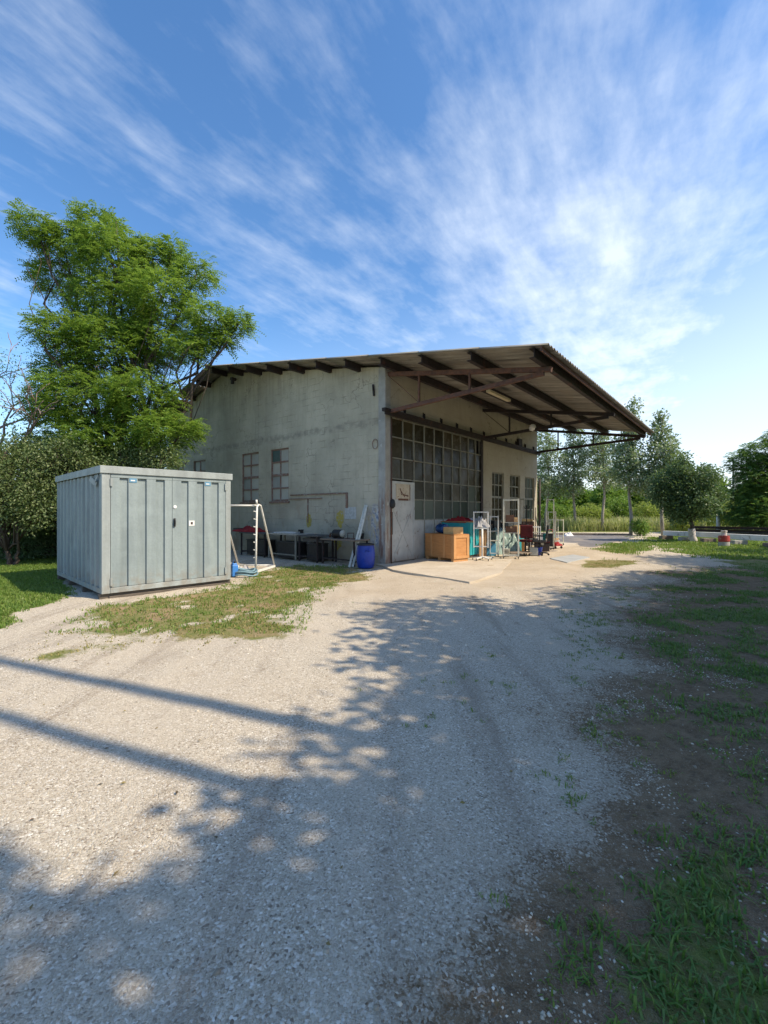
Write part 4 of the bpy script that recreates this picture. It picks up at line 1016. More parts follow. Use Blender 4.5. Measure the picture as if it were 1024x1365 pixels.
# white stand with star base
p = gp(643, 748); T = thing('white_stand', 'white wheeled stand with a narrow upright frame and draped cloth next to the teal bin', 'stand', (p[0], p[1], .03), -.2)
star_base(T, 5, .30, 'white_paint')
b = MB(); b.tube([(0, 0, .08), (0, 0, .95)], .03, 12); b.build('column', M['white_paint'], T, smooth=True)
b = MB()
zt1 = zat(682, p[1]) - .03
for xx in (-.25, .17): b.b2((xx - .018, -.018, .38), (xx + .018, .018, zt1))
b.b2((-.232, -.015, zt1 - .03), (.152, .015, zt1)); b.b2((-.232, -.015, .95), (.152, .015, .98)); b.b2((-.232, -.013, .40), (.152, .013, .43)); b.build('upright_frame', M['white_paint'], T, bevel=.003)
b = MB(); b.b2((-.23, .02, .985), (.15, .34, 1.005)); b.build('tray', M['white_paint'], T, bevel=.003)
o = cloth('draped_cloth', M['grey_cloth'], .40, .34, .42, 4); o.location = (p[0] + .02, p[1] + .17, 1.036); o.rotation_euler = (0, 0, .15); tag(o, 'pale grey cloth heaped on the tray of the white wheeled stand', 'cloth')
p = gp(645, 745); carton('cardboard_carton', 'tall brown cardboard carton right behind the white wheeled stand', (p[0] - .2, p[1] + .42, .03), .35, .46, .40, .86, 'cardboard')
# trolley rack maker: local x width, y depth
def rack(name, label, loc, rz, w, d, h, shelves, m_='cream_paint', group='wheeled shelf racks', board='pale_top', back_only=False, tube_r=.02):
    T_ = thing(name, label, 'rack', loc, rz, group)
    for xx in (0, w):
        for yy in (0, d):
            hh = h if (yy == 0 or not back_only) else h * .45
            b = MB(); b.b2((xx - tube_r, yy - tube_r, .08), (xx + tube_r, yy + tube_r, hh)); b.build('post', M[m_], T_, bevel=.003)
            b = MB(); castor(b, xx, yy, 0, .038); b.build('castor', M['rubber'], T_)
    b = MB()
    for zz in (h - .02,): b.b2((tube_r, -.015, zz - .03), (w - tube_r, .015, zz)); 
    if not back_only: b.b2((tube_r, d - .015, h - .05), (w - tube_r, d + .015, h - .02))
    b.b2((tube_r, -.015, .09), (w - tube_r, .015, .12)); b.b2((tube_r, d - .015, .09), (w - tube_r, d + .015, .12))
    for xx in (0, w): b.b2((xx - .013, tube_r, .09), (xx + .013, d - tube_r, .12))
    b.build('rail', M[m_], T_)
    for zz in shelves:
        b = MB(); b.b2((-.012, -.012, zz), (w + .012, d + .012, zz + .022)) if False else b.b2((tube_r, 0, zz), (w - tube_r, d, zz + .022)); b.build('shelf', M[board], T_)
    return T_
p = gp(671.5, 746); pe = gp(690, 744)
rz2 = math.atan2(pe[1] - p[1], pe[0] - p[0]); w2 = np.linalg.norm(pe[:2] - p[:2]); w2 = .45; rz2 = -.27
h2 = zat(665, p[1])
T2 = rack('shelf_rack', 'tallest cream wheeled rack with brown cartons on its shelves', (p[0], p[1], .03), rz2, w2, .36, h2 - .03, [.80, 1.13], back_only=False)
def loc_of(p, rz, x, y): c_, s_ = math.cos(rz), math.sin(rz); return (p[0] + x * c_ - y * s_, p[1] + x * s_ + y * c_)
x, y = loc_of(p, rz2, .06, .06); carton('brown_carton', 'dark brown carton on the upper shelf of the tall cream rack', (x, y, 1.184), rz2, .26, .3, .22, 'carton_brown', 'carton_brown')
x, y = loc_of(p, rz2, .31, .06); carton('small_carton', 'small pink-beige carton right of the dark one on the upper rack shelf', (x, y, 1.184), rz2, .12, .2, .14, 'cardboard')
x, y = loc_of(p, rz2, .05, .05); carton('flat_carton', 'flat dark carton on the lower shelf of the tall cream rack', (x, y, .855), rz2, .36, .28, .19, 'carton_brown', 'cardboard')
# tarp bundle
pt = gp(673, 742); o = cloth('tarp_bundle', M['tarp'], 1.25, .9, 1.05, 6, None, 44, 44); o.location = (pt[0] + .08, pt[1] + .95, .032); o.rotation_euler = (0, 0, .4); tag(o, 'crumpled pale green tarpaulin bundle on the ground behind the tall rack', 'tarpaulin')
# long table behind with dark crates
c = bl(5.2, -.75); T = thing('long_table', 'pale topped long table behind the racks under the first wall window', 'table', (c[0], c[1], .03), BANG)
b = MB(); b.box((0, 0, .80), (2.3, .7, .04)); b.build('table_top', M['pale_top'], T, bevel=.003)
for sx in (-1, 1):
    for sy in (-1, 1): b = MB(); b.b2((sx * 1.08 - .02, sy * .29 - .02, 0), (sx * 1.08 + .02, sy * .29 + .02, .778)); b.build('leg', M['dark_steel'], T)
for i, (tt, hh, ww, lb) in enumerate(((4.35, .20, .45, 'black crate on the long table nearest to the glazed wall end'), (4.95, .34, .5, 'taller black crate in the middle of the long table'), (5.6, .24, .55, 'wide black crate at the far end of the long table'))):
    c = bl(tt, -.95); T = thing('black_crate', lb, 'crate', (c[0], c[1], .852), BANG, 'black crates on the long table')
    b = MB(); b.b2((0, 0, 0), (ww, .4, .02)); 
    for lo, hi in (((0, 0, .02), (ww, .02, hh)), ((0, .38, .02), (ww, .4, hh)), ((0, .021, .02), (.02, .379, hh)), ((ww - .02, .021, .02), (ww, .379, hh))): b.b2(lo, hi)
    b.build('body', M['black_plastic'], T)
    b = MB(); b.b2((-.012, -.012, hh + .001), (ww + .012, .015, hh + .02)); b.b2((-.012, .385, hh + .001), (ww + .012, .412, hh + .02)); b.build('rim', M['carton_brown'], T)
# blue case, white panel, orange box on top
p = gp(691, 739); T = thing('blue_case', 'upright light blue case on the ground right of the green tarpaulin', 'case', (p[0], p[1] + .1, .03), .35)
b = MB(); b.b2((0, 0, .02), (.30, .34, .62)); b.build('body', M['blue_case'], T, bevel=.015)
b = MB(); b.b2((.05, -.006, .08), (.25, -.001, .56)); b.build('front_panel', M['teal'], T)
b = MB(); b.tube([(.08, .17, .62), (.08, .17, .66), (.22, .17, .66), (.22, .17, .62)], .012, 8); b.build('handle', M['black_plastic'], T)
x, y = loc_of((p[0], p[1] + .1), .35, 0.0, .02)
carton('orange_box', 'orange wooden box standing on the upright blue case', (x, y - .0, .715), .35, .32, .3, .30, 'carton_light', 'batten')
p = gp(703.5, 737); T = thing('display_board', 'narrow white panel standing on edge between blue case and office chair', 'panel', (p[0] - .03, p[1] + .35, .03), .35)
b = MB(); b.b2((0, 0, 0), (.09, .35, .66)); b.build('board', M['label_white'], T, bevel=.004)
b = MB(); b.b2((-.008, -.008, .661), (.098, .358, .68)); b.build('edge_strip', M['glaze_iron'], T)
# office chairs
def chair(name, label, loc, rz, m_, h=1.15, seat=True):
    T_ = thing(name, label, 'chair', loc, rz, 'office chairs by the hall')
    star_base(T_, 5, .29)
    b = MB(); b.tube([(0, 0, .08), (0, 0, .3), (0, 0, .44)], [.028, .028, .018], 10); b.build('gas_column', M['black_plastic'], T_, smooth=True)
    b = MB(); b.box((0, 0, .475), (.46, .46, .07)); b.build('seat', M[m_], T_, bevel=.03)
    b = MB(); b.box((0, .25, .80), (.42, .07, .46), M4=Matrix.Rotation(R(-8), 4, 'X')); b.build('backrest', M[m_], T_, bevel=.03)
    b = MB(); b.bar((0, .14, .43), (0, .27, .46), .05, .02); b.bar((0, .275, .45), (0, .29, .62), .05, .02); b.build('back_bracket', M['black_plastic'], T_)
    for sx in (-1, 1):
        b = MB(); b.tube([(sx * .2, .02, .445), (sx * .27, .02, .46), (sx * .275, .0, .64)], .014, 8); b.bar((sx * .275, -.14, .655), (sx * .275, .12, .655), .045, .025); b.build('armrest', M['black_plastic'], T_)
    return T_
p = gp(711, 743); chair('office_chair', 'burgundy office chair with its back to the yard, right of the blue case', (p[0] - .02, p[1] + .75, .03), R(170), 'burgundy')
chair('office_chair', 'small black office chair close behind the blue case and white panel', (p[0] - .75, p[1] + 1.5, .03), R(40), 'black_plastic')
chair('office_chair', 'black office chair left of the open wheeled rack, nearest the yard', (p[0] + .36, p[1] + .45, .03), R(250), 'black_plastic')
p = gp(720, 740); chair('office_chair', 'black office chair between the burgundy chair and the two open racks', (p[0] - .05, p[1] + 1.0, .03), R(120), 'black_plastic')
# cream board resting between chairs
p = gp(705, 728); T = thing('box_on_stool', 'cream low box lying on a dark stool behind the burgundy chair', 'box', (p[0] - .1, p[1] + .6, .72), .4)
b = MB(); b.b2((0, 0, .35), (.62, .35, .47)); b.build('body', M['carton_light'], T, bevel=.008)
b = MB(); b.b2((-.01, -.01, .472), (.63, .36, .49)); b.build('lid', M['pale_top'], T)
T = thing('dark_cabinet', 'dark low cabinet standing behind the burgundy office chair', 'cabinet', (p[0] - .12, p[1] + .58, .03), .4)
b = MB(); b.b2((0, 0, .06), (.7, .4, 1.035)); b.build('body', M['carton_brown'], T, bevel=.005)
b = MB(); b.b2((.03, -.018, .1), (.34, -.001, 1.0)); b.b2((.36, -.018, .1), (.67, -.001, 1.0)); b.build('door', M['carton_brown'], T, bevel=.003)
for xx in (.03, .6): b = MB(); b.b2((xx, .03, 0), (xx + .07, .37, .058)); b.build('foot', M['dark_steel'], T)
# open racks at the right
p = gp(728.5, 733.5); h3 = zat(665, p[1])
T3 = rack('open_rack', 'open wheeled rack with two tall bare posts, left of the small red trolley', (p[0], p[1], .03), -.34, .27, .5, h3 - .03, [.62], back_only=True, m_='cream_paint')
T3c = thing('black_box', 'black box on the floor rails of the open wheeled rack', 'box', (p[0] + .05, p[1] + .03, .155), -.34)
b = MB(); b.b2((0, 0, 0), (.20, .40, .46)); b.build('body', M['black_plastic'], T3c, bevel=.006)
b = MB(); b.b2((-.008, -.008, .462), (.208, .408, .485)); b.build('lid', M['dark_steel'], T3c)
p = gp(741, 729); T4 = rack('open_rack', 'second open rack with thin grey posts standing deeper behind the first', (p[0] - .9, p[1] + 2.2, .03), .5, .6, .5, 1.95, [.5, 1.1], m_='glaze_iron', tube_r=.016)
p = gp(750, 729); T5 = rack('low_rack', 'low thin metal rack nearest the asphalt yard', (p[0] - .1, p[1] + .6, .03), .2, .42, .4, 1.15, [.30], m_='cream_paint', tube_r=.014)
p = gp(744, 733); T = thing('red_trolley', 'small red hand trolley with black wheels at the end of the row', 'trolley', (p[0] - .05, p[1] + .05, .03), .5)
b = MB(); b.b2((0, 0, .11), (.4, .5, .15)); b.build('deck', M['red_paint'], T, bevel=.006)
b = MB(); b.tube([(.03, .47, .15), (.03, .50, .75), (.37, .50, .75), (.37, .47, .15)], .014, 8); b.build('handle', M['red_paint'], T, smooth=True)
for xx in (.03, .37):
    for yy in (.06, .44): b = MB(); castor(b, xx, yy, 0, .05); b.build('wheel', M['rubber'], T)
o = cloth('red_rag', M['red_cloth'], .34, .4, .16, 8); o.location = (p[0] + .02, p[1] + .3, .183); o.rotation_euler = (0, 0, .5); tag(o, 'crumpled red rag lying on the deck of the red trolley', 'rag')
# brown crate stack, light frame, dark trunk, spare parts
p = gp(661, 741); c0_ = (p[0] - .1, p[1] + 1.15)
for i, (w_, l_, h_, m_, lb_) in enumerate([(.62, .5, .5, 'carton_brown', 'lowest dark box of the stack between white stand and tall rack'), (.56, .46, .34, 'cardboard', 'middle brown box of the stack between white stand and tall rack'), (.6, .42, .24, 'carton_brown', 'topmost dark box of the stack between white stand and tall rack')]):
    carton('stacked_box', lb_, (c0_[0] + .02 * i, c0_[1] + .02 * i, .034 + [0, .506, .852][i]), -.1 + .12 * i, w_, l_, h_, m_, 'carton_brown', 'boxes stacked behind the tarpaulin')
p = gp(701, 733); rack('slim_frame_rack', 'slim pale blue-grey rack behind the cream box, below the last wall window', (p[0] - .1, p[1] + 1.3, .03), -.3, .42, .3, 2.05, [.7], m_='glaze_iron', tube_r=.014)
p = gp(716, 738); T = thing('tool_trunk', 'dark steel tool trunk standing between the chairs and the open rack', 'trunk', (p[0] + .02, p[1] + .25, .03), -.2)
b = MB(); b.b2((0, 0, .03), (.5, .34, .34)); b.build('body', M['dark_steel'], T, bevel=.01)
b = MB(); b.b2((-.01, -.01, .345), (.51, .35, .40)); b.build('lid', M['burgundy'], T, bevel=.01)
b = MB(); b.b2((.2, -.02, .26), (.3, -.011, .34)); b.build('latch', M['glaze_iron'], T)
p = gp(724, 736)
for i in range(6):
    u_ = 719 + i * 4.4; hh = 1.0 + random.uniform(0, .75); q0_ = gp(u_, 731 - i * .5); b = MB(); lx = random.uniform(-.22, .22)
    b.tube([(0, 0, 0), (lx * .5, .1, hh * .5), (lx, .2, hh)], .016, 6); o = b.build('steel_rod', M[['dark_steel', 'rust_steel', 'glaze_iron'][i % 3]], None, smooth=True); o.location = (q0_[0], q0_[1] + .9, .03)
    tag(o, ['thin dark rod leaning among the racks, the leftmost', 'thin rusty rod leaning among the racks, next to the leftmost', 'pale thin rod leaning left of the open wheeled rack', 'thin dark rod leaning behind the open wheeled rack', 'thin rusty rod leaning right of the open wheeled rack', 'pale thin rod leaning at the yard end of the row'][i], 'rod', 'rods leaning among the racks')
p = gp(683, 745); T = thing('flat_dolly', 'low flat dolly with black castors in front of the green tarpaulin', 'dolly', (p[0] + .1, p[1] + .45, .03), .2)
b = MB(); b.b2((0, 0, .09), (.75, .45, .12)); b.build('deck', M['bench_wood'], T, bevel=.004)
for xx in (.07, .68):
    for yy in (.06, .39): b = MB(); castor(b, xx, yy, 0, .04); b.build('castor', M['rubber'], T)
p = gp(735, 731); carton('crushed_carton', 'faded cardboard box between open rack and red trolley', (p[0] + .28, p[1] + .75, .03), .3, .4, .3, .34, 'cardboard')
p = gp(709, 727); T = thing('pedal_bin', 'small grey bin near the blue case', 'bin', (p[0] - .25, p[1] - .05, .03))
b = MB(); b.lathe((0, 0, 0), [(.11, 0), (.13, .3), (.135, .31)], 16); b.build('body', M['glaze_iron'], T, smooth=True)
b = MB(); b.lathe((0, 0, .312), [(.14, 0), (.12, .05), (.03, .07)], 16); b.build('lid', M['black_plastic'], T, smooth=True)
for i, (u_, v_, dy, w_, l_, h_, m_, rz_, lb_) in enumerate([(652, 744, .35, .34, .3, .42, 'blue_case', .2, 'small blue box low between the white stand and the tarpaulin'), (696, 741, .75, .3, .3, .5, 'plywood', -.3, 'narrow plywood box behind the blue case'), (728, 737, .3, .34, .26, .24, 'plywood', .5, 'low plywood box on the ground in front of the open rack'), (742, 731, 1.2, .4, .3, .5, 'teal', .1, 'teal box at the far end of the row behind the red trolley'), (708, 742, .1, .26, .22, .26, 'pale_top', -.2, 'small pale box at the foot of the burgundy chair'), (665, 738, 2.0, .5, .4, 1.0, 'grey_cloth', 0.1, 'tall pale grey box against the first wall window')]):
    q0_ = gp(u_, v_); carton('storage_box', lb_, (q0_[0], q0_[1] + dy, .032), rz_, w_, l_, h_, m_, 'batten' if i % 2 else 'pale_top')
for i, (u_, v_, dy, m_, lb_) in enumerate([(676, 744, .12, 'pale_top', 'pale bucket on the low rail side of the tall rack'), (718, 741, .0, 'barrel_blue', 'blue bucket between the black chair wheels'), (748, 730, .5, 'label_white', 'white bucket at the yard end of the row')]):
    q0_ = gp(u_, v_); T = thing('bucket', lb_, 'bucket', (q0_[0], q0_[1] + dy, .032))
    b = MB(); b.lathe((0, 0, 0), [(.10, 0), (.13, .25), (.14, .26), (.12, .25), (.09, .03)], 16); b.build('body', M[m_], T, smooth=True)
    b = MB(); b.tube([(-.13, 0, .24), (-.11, 0, .33), (0, 0, .38), (.11, 0, .33), (.13, 0, .24)], .006, 6); b.build('handle', M['dark_steel'], T)
p = gp(712, 737); rack('pale_trolley', 'pale low wheeled trolley between the burgundy chair and the open rack', (p[0] - .1, p[1] + .1, .03), -.1, .36, .3, .95, [.35, .7], m_='white_paint', tube_r=.014)
p = gp(656, 744); rack('pale_trolley', 'narrow white wheeled frame between the white stand and the tarpaulin', (p[0], p[1] + .25, .03), -.22, .26, .3, 1.35, [.5], m_='white_paint', tube_r=.014)
p = gp(742, 732); rack('pale_trolley', 'thin pale wheeled frame right behind the red trolley', (p[0], p[1] + .9, .03), -.3, .3, .3, 1.5, [.4], m_='cream_paint', tube_r=.014)
# slim floor-standing lamps / rods near far windows
p = gp(722, 735); T = thing('coat_stand', 'dark thin coat stand between the office chairs and the open rack', 'stand', (p[0] - .15, p[1] + 1.3, .03), 0)
star_base(T, 4, .25, 'dark_steel'); b = MB(); b.tube([(0, 0, .08), (0, 0, 1.75)], .02, 8); b.build('pole', M['dark_steel'], T)
for i in range(3):
    a_ = i * 2.1; b = MB(); b.tube([(0, 0, 1.6), (.1 * math.cos(a_), .1 * math.sin(a_), 1.62), (.14 * math.cos(a_), .14 * math.sin(a_), 1.72)], .012, 6); b.build('hook', M['dark_steel'], T)
p = gp(763, 716); o = cloth('white_bag', M['label_white'], .5, .4, .3, 9); o.location = (p[0] + .3, p[1] + 1.2, 0); tag(o, 'white plastic bag lying by the kerb past the end of the row', 'bag')

# ------------------------------------------------------------------ trees
def tube_np(b, pts, r0, r1, seg=6):
    n = len(pts); b.tube(pts, [r0 + (r1 - r0) * i / (n - 1) for i in range(n)], seg)
def bent(a_, b_, rng, k=5, amp=.08):
    a_ = np.array(a_, float); b_ = np.array(b_, float); L = np.linalg.norm(b_ - a_); out = []
    for i in range(k + 1):
        t = i / k; p = a_ + (b_ - a_) * t
        if 0 < i < k: p = p + rng.normal(0, amp * L * .5, 3) * math.sin(math.pi * t)
        p[2] -= math.sin(math.pi * t) * L * -.04
        out.append(p)
    return out
def leaf_quads(P, D, N, ln, wd):
    """rhombic leaves at P along D with normal-ish N"""
    D = D / np.linalg.norm(D, axis=1, keepdims=True); S = np.cross(D, N); S /= (np.linalg.norm(S, axis=1, keepdims=True) + 1e-9)
    a_ = P; c_ = P + D * ln[:, None]; m_ = P + D * (ln * .5)[:, None]
    fold = np.cross(S, D) * (wd * .18)[:, None]
    return np.stack([a_, m_ + S * (wd / 2)[:, None] + fold, c_, m_ - S * (wd / 2)[:, None] + fold], 1)
def sprays(rng, C, Rr, n, kind, ls, lw, outward=.6):
    """positions in ellipsoid; returns quads"""
    d = rng.normal(size=(n, 3)); d /= np.linalg.norm(d, axis=1, keepdims=True)
    r = rng.uniform(.25, 1.0, n) ** .5
    lump = .78 + .5 * vn(d[:, 0] * 2 + C[0], d[:, 1] * 2 + d[:, 2] * 2.3 + C[1], 1.3, 2)
    P = C + d * Rr * (r * lump)[:, None]
    out = []
    if kind == 'pinnate':
        az = np.arctan2(d[:, 1], d[:, 0]) + rng.normal(0, .9, n)
        D = np.column_stack([np.cos(az), np.sin(az), rng.normal(.12, .5, n)]); D /= np.linalg.norm(D, axis=1, keepdims=True)
        L = rng.uniform(.28, .5, n); K = 7
        up = np.column_stack([rng.normal(0, .35, n), rng.normal(0, .35, n), np.ones(n)])
        S = np.cross(D, up); S /= np.linalg.norm(S, axis=1, keepdims=True)
        for k_ in range(K):
            t = (k_ + .6) / K
            Q = P + D * (L * t)[:, None]; Q[:, 2] -= L * .38 * t * t
            for sg in (-1, 1):
                dd = S * sg + D * .45; dd[:, 2] += rng.normal(-.12, .15, n)
                lnn = ls * rng.uniform(.8, 1.15, n) * (1 - .25 * abs(t - .5))
                out.append(leaf_quads(Q, dd, up + rng.normal(0, .25, (n, 3)), lnn, lw * np.ones(n)))
    else:
        K = 9
        for k_ in range(K):
            Q = P + rng.normal(0, .13, (n, 3)); dd = d * outward + rng.normal(0, .7, (n, 3)); dd[:, 2] -= .15
            out.append(leaf_quads(Q, dd, rng.normal(0, .6, (n, 3)) + np.array([0, 0, 1.0]), ls * rng.uniform(.7, 1.3, n), lw * rng.uniform(.8, 1.2, n)))
    return np.concatenate(out), P
def tree(name, label, cat, loc, lobes, n, trunk_r, barkm, leafm, kind='simple', ls=.07, lw=.045, seed=1, group=None, fork=.35, trunk_top=None, limbs=True, multi=1, rz=0):
    rng = np.random.RandomState(seed)
    T_ = thing(name, label, cat, loc, rz, group)
    tb = MB(); lb = MB()
    vol = np.array([l[3] * l[4] * l[5] for l in lobes]) ** (2 / 3); vol = vol / vol.sum()
    zmax = max(l[2] for l in lobes); cx = np.average([l[0] for l in lobes], weights=vol); cy = np.average([l[1] for l in lobes], weights=vol)
    zf = min(l[2] for l in lobes) * fork if trunk_top is None else trunk_top
    for m_ in range(multi):
        o_ = rng.normal(0, .25, 2) if multi > 1 else np.zeros(2)
        main = bent((o_[0] * .3, o_[1] * .3, -.1), (cx * .6 + o_[0], cy * .6 + o_[1], zf if limbs else zmax), rng, 7, .03 if not limbs else .06)
        r1 = trunk_r * (.62 if limbs else .15); tube_np(tb, main, trunk_r * 1.15, r1, 10)
        if limbs: tube_np(tb, bent(main[-1], (cx, cy, zmax), rng, 6, .07), r1 * .95, .02, 8)
    top = np.array(main[-1])
    for l, w_ in zip(lobes, vol):
        C = np.array(l[:3], float); Rr = np.array(l[3:6], float)
        st = top if limbs else np.array((0, 0, max(C[2] - Rr[2] * .9, .3)))
        lim = bent(st, C, rng, 6, .10); tube_np(tb, lim, trunk_r * (.42 if limbs else .2), .022, 7)
        q, P = sprays(rng, C, Rr, max(8, int(n * w_)), kind, ls, lw)
        lb.quads(q)
        for P_ in P[rng.choice(len(P), min(len(P), max(5, int(26 * w_ * 4))), replace=False)]:
            s0 = lim[rng.randint(2, 7)]; tube_np(tb, bent(s0, P_, rng, 3, .1), .02, .005, 4)
    tree.main = main
    tb.build('trunk', M[barkm], T_, smooth=True); lb.build('crown', M[leafm], T_)
    return T_
def atd(u, d, v=None): return np.array([(u - 512) / FP * d, d, 0 if v is None else zat(v, d)])
# big locust tree behind the container: lobes given by where its boughs stand
D0 = 15.0; b0 = atd(165, D0)
def lobe(u, v, rx, rz_, dd=0.0, ry=None):
    p_ = atd(u, D0 + dd, v); return (p_[0] - b0[0], dd, p_[2], rx, ry or rx, rz_)
loc_lobes = [lobe(u_, v_, r_ * .88, z_ * .95, dd_) for u_, v_, r_, z_, dd_ in [
    (130, 305, .9, .6, .3), (50, 305, .7, .5, -.4), (85, 330, .9, .6, .2), (150, 345, 1.3, .9, 0), (75, 372, .8, .6, .6), (205, 345, .9, .6, .8), (228, 335, .45, .4, .6), (215, 395, 1.2, .8, -.3), (262, 365, .7, .5, .2),
    (282, 425, .8, .5, -.5), (318, 432, .5, .35, -.2), (300, 452, .45, .35, -.3), (275, 452, .5, .4, -.4), (150, 410, 1.5, 1.0, .3), (150, 465, 1.7, 1.1, 0), (215, 455, 1.2, .9, .2), (85, 445, 1.0, .7, -.6), (252, 462, .55, .45, -.8), (88, 500, .9, .7, .2),
    (120, 535, 1.8, 1.0, -.4), (190, 530, 1.2, .9, -.8), (72, 548, .8, .7, .2), (220, 575, 1.0, .6, -1.3), (248, 572, .5, .35, -1.3), (150, 590, 1.8, .8, -.4), (80, 598, 1.2, .6, .3), (190, 612, 1.2, .5, .2), (110, 615, 1.5, .5, .2)]]
tree('locust_tree', 'tall bright green locust tree rising behind the storage container', 'tree', (b0[0], b0[1], 0), loc_lobes, 15500, .2, 'bark_dark', 'leaf_robinia', 'pinnate', .10, .042, 5)
# silvery shrubs behind and left of the container
def shrub(name, label, u, d, rx, ry, rz_, seed, n=900, leafm='leaf_shrub', group='shrubs behind the container', zc=None, low=False):
    p_ = atd(u, d); rng = np.random.RandomState(seed)
    zc = zc or rz_ * .95
    zc *= (.72 if low else 1.22); rz_ *= (.8 if low else .78)
    lb = [(0, 0, zc, rx * .7, ry * .7, rz_ * .8)] + [(rng.uniform(-.95, .95) * rx, rng.uniform(-.8, .5) * ry, zc + rng.uniform(-.75, .8) * rz_, rx * rng.uniform(.2, .42), ry * .4, rz_ * rng.uniform(.2, .4)) for _ in range(12)]
    return tree(name, label, 'shrub', (p_[0], p_[1], 0), lb, n, .06, 'bark_dark', leafm, 'simple', .085, .05, seed, group, .3, multi=3, trunk_top=.4)
shrub('silvery_shrub', 'broad silvery green shrub at the far left edge of the grass', 15, 12.6, 1.9, 1.3, 1.85, 21, 2200)
shrub('silvery_shrub', 'silvery green shrub touching the left back corner of the container', 95, 13.2, 1.6, 1.2, 2.0, 22, 2200)
shrub('silvery_shrub', 'silvery green shrub showing over the middle of the container roof', 165, 13.4, 1.6, 1.1, 1.95, 23, 1800)
shrub('dark_fill_shrub', 'dark shrub added to fill the dark void deep under the locust tree', 60, 15.6, 3.2, 1.2, 2.0, 24, 3000, 'leaf_dark', low=True)  # low dark shrubs put in to darken the void beneath the silvery ones
shrub('dark_fill_shrub', 'dark low shrub added for the dark void between the silvery shrubs and the lawn edge', 20, 14.2, 1.8, .9, 1.5, 26, 2000, 'leaf_dark', low=True)
shrub('dark_fill_shrub', 'dark low shrub added for the dark void right behind the container corner', 105, 14.8, 2.0, .9, 1.6, 27, 2000, 'leaf_dark', low=True)
shrub('dark_fill_shrub', 'dark shrub beyond the left edge, further back than the silvery one', -60, 15.0, 3.0, 1.8, 2.4, 25, 2400, 'leaf_dark', low=True)
# half-bare tree left
def bare_tree(label, loc, seed, h):
    rng = np.random.RandomState(seed); T_ = thing('bare_tree', label, 'tree', loc); b = MB()
    def grow(p_, d_, L, r_, lev):
        e_ = p_ + d_ * L; tube_np(b, bent(p_, e_, rng, 4, .06), max(r_, .016), max(r_ * .6, .011), 6 if lev < 3 else 4)
        if lev == 0 or lev < 5:
            for _ in range(3 if lev < 4 else 2):
                nd = d_ + rng.normal(0, .48, 3); nd[2] += .18; nd /= np.linalg.norm(nd); grow(e_ if _ else p_ + d_ * L * .7, nd, L * rng.uniform(.55, .8), r_ * .58, lev + 1)
    grow(np.array([0, 0, -.1]), np.array([.02, 0, 1.0]), h * .36, .13, 0)
    b.build('trunk', M['bark_twig'], T_, smooth=True)
    q, P = sprays(rng, np.array([0, 0, h * .55]), np.array([1.6, 1.4, h * .25]), 260, 'simple', .07, .045); l_ = MB(); l_.quads(q); l_.build('crown', M['leaf_green'], T_)
p_ = atd(12, 15.6); bare_tree('half bare grey-brown tree with thin twigs at the left edge', (p_[0], p_[1], 0), 4, 9.4)

# white poplars across the yard
def poplar(label, u, vb, vt, seed, w=1.3, low=.33, n=1100):
    n = int(n * .72); w = w * .84; d = gp(u, vb)[1]; p_ = atd(u, d); H = zat(vt, d); rng = np.random.RandomState(seed); lb = []
    k = 9
    for i in range(k):
        t = i / (k - 1); z = H * (low + .06 + (.94 - low) * t * .97); r_ = w * (1.05 - .75 * t) * rng.uniform(.75, 1.1)
        lb.append((rng.uniform(-.35, .35) * w * (1 - t * .7), rng.uniform(-.35, .35) * w, z, r_, r_, H * .065))
    return tree('poplar_tree', label, 'tree', (p_[0], p_[1], 0), lb, n, .10, 'bark_grey', 'leaf_poplar', 'simple', .16, .12, seed, 'white poplars along the kerb', limbs=False)
poplar('white poplar half hidden by the far end of the workshop wall', 728, 707, 560, 40, 1.9, .30, 900)
poplar('white poplar with the slim grey trunk just left of the yard end', 767, 707, 545, 41, 1.9, .28, 1000)
poplar('white poplar with a dark shaded trunk foot beside the straw grass', 803, 708, 556, 42, 2.0, .38, 1000)
poplar('white poplar whose crown shows above the canopy corner', 841, 713, 540, 43, 1.7, .36, 1000)
poplar('tallest freestanding white poplar, right next to the round dark tree', 884, 714, 552, 44, 1.65, .34, 1000)
# round dark tree with lime-washed foot
d = gp(926, 722)[1]; p_ = atd(926, d)
def rl(u, v, r_, rz_, dy=0): q_ = atd(u, d, v); return (q_[0] - p_[0], dy, q_[2], r_, r_, rz_)
RT = tree('round_tree', 'round dark green tree with a whitewashed trunk foot', 'tree', (p_[0], p_[1], 0), [rl(915, 652, .95, .6), rl(890, 643, .6, .5, .2), rl(905, 628, .6, .35), rl(932, 638, .8, .5, -.3), rl(948, 650, .42, .35, .2), rl(890, 665, .6, .35, .1), rl(922, 670, .95, .45, -.2), rl(905, 678, .7, .35), rl(940, 672, .7, .4, .1), rl(925, 655, 1.0, .6, .4), rl(876, 655, .3, .25), rl(958, 662, .4, .25), rl(912, 615, .3, .3), rl(945, 628, .35, .25, .2), rl(915, 688, .6, .3, .3), rl(938, 684, .5, .3, .3)], 2500, .13, 'bark_dark', 'leaf_dark', 'simple', .12, .075, 50, trunk_top=1.1)
b = MB(); mp = [np.array(q_) for q_ in tree.main]; ww = [mp[0]] + [q_ for q_ in mp[1:] if q_[2] < .75]; b.tube([list(q_) for q_ in ww], [.17 - .02 * q_[2] for q_ in ww], 16); b.build('whitewash', M['lime_wash'], RT, smooth=True)
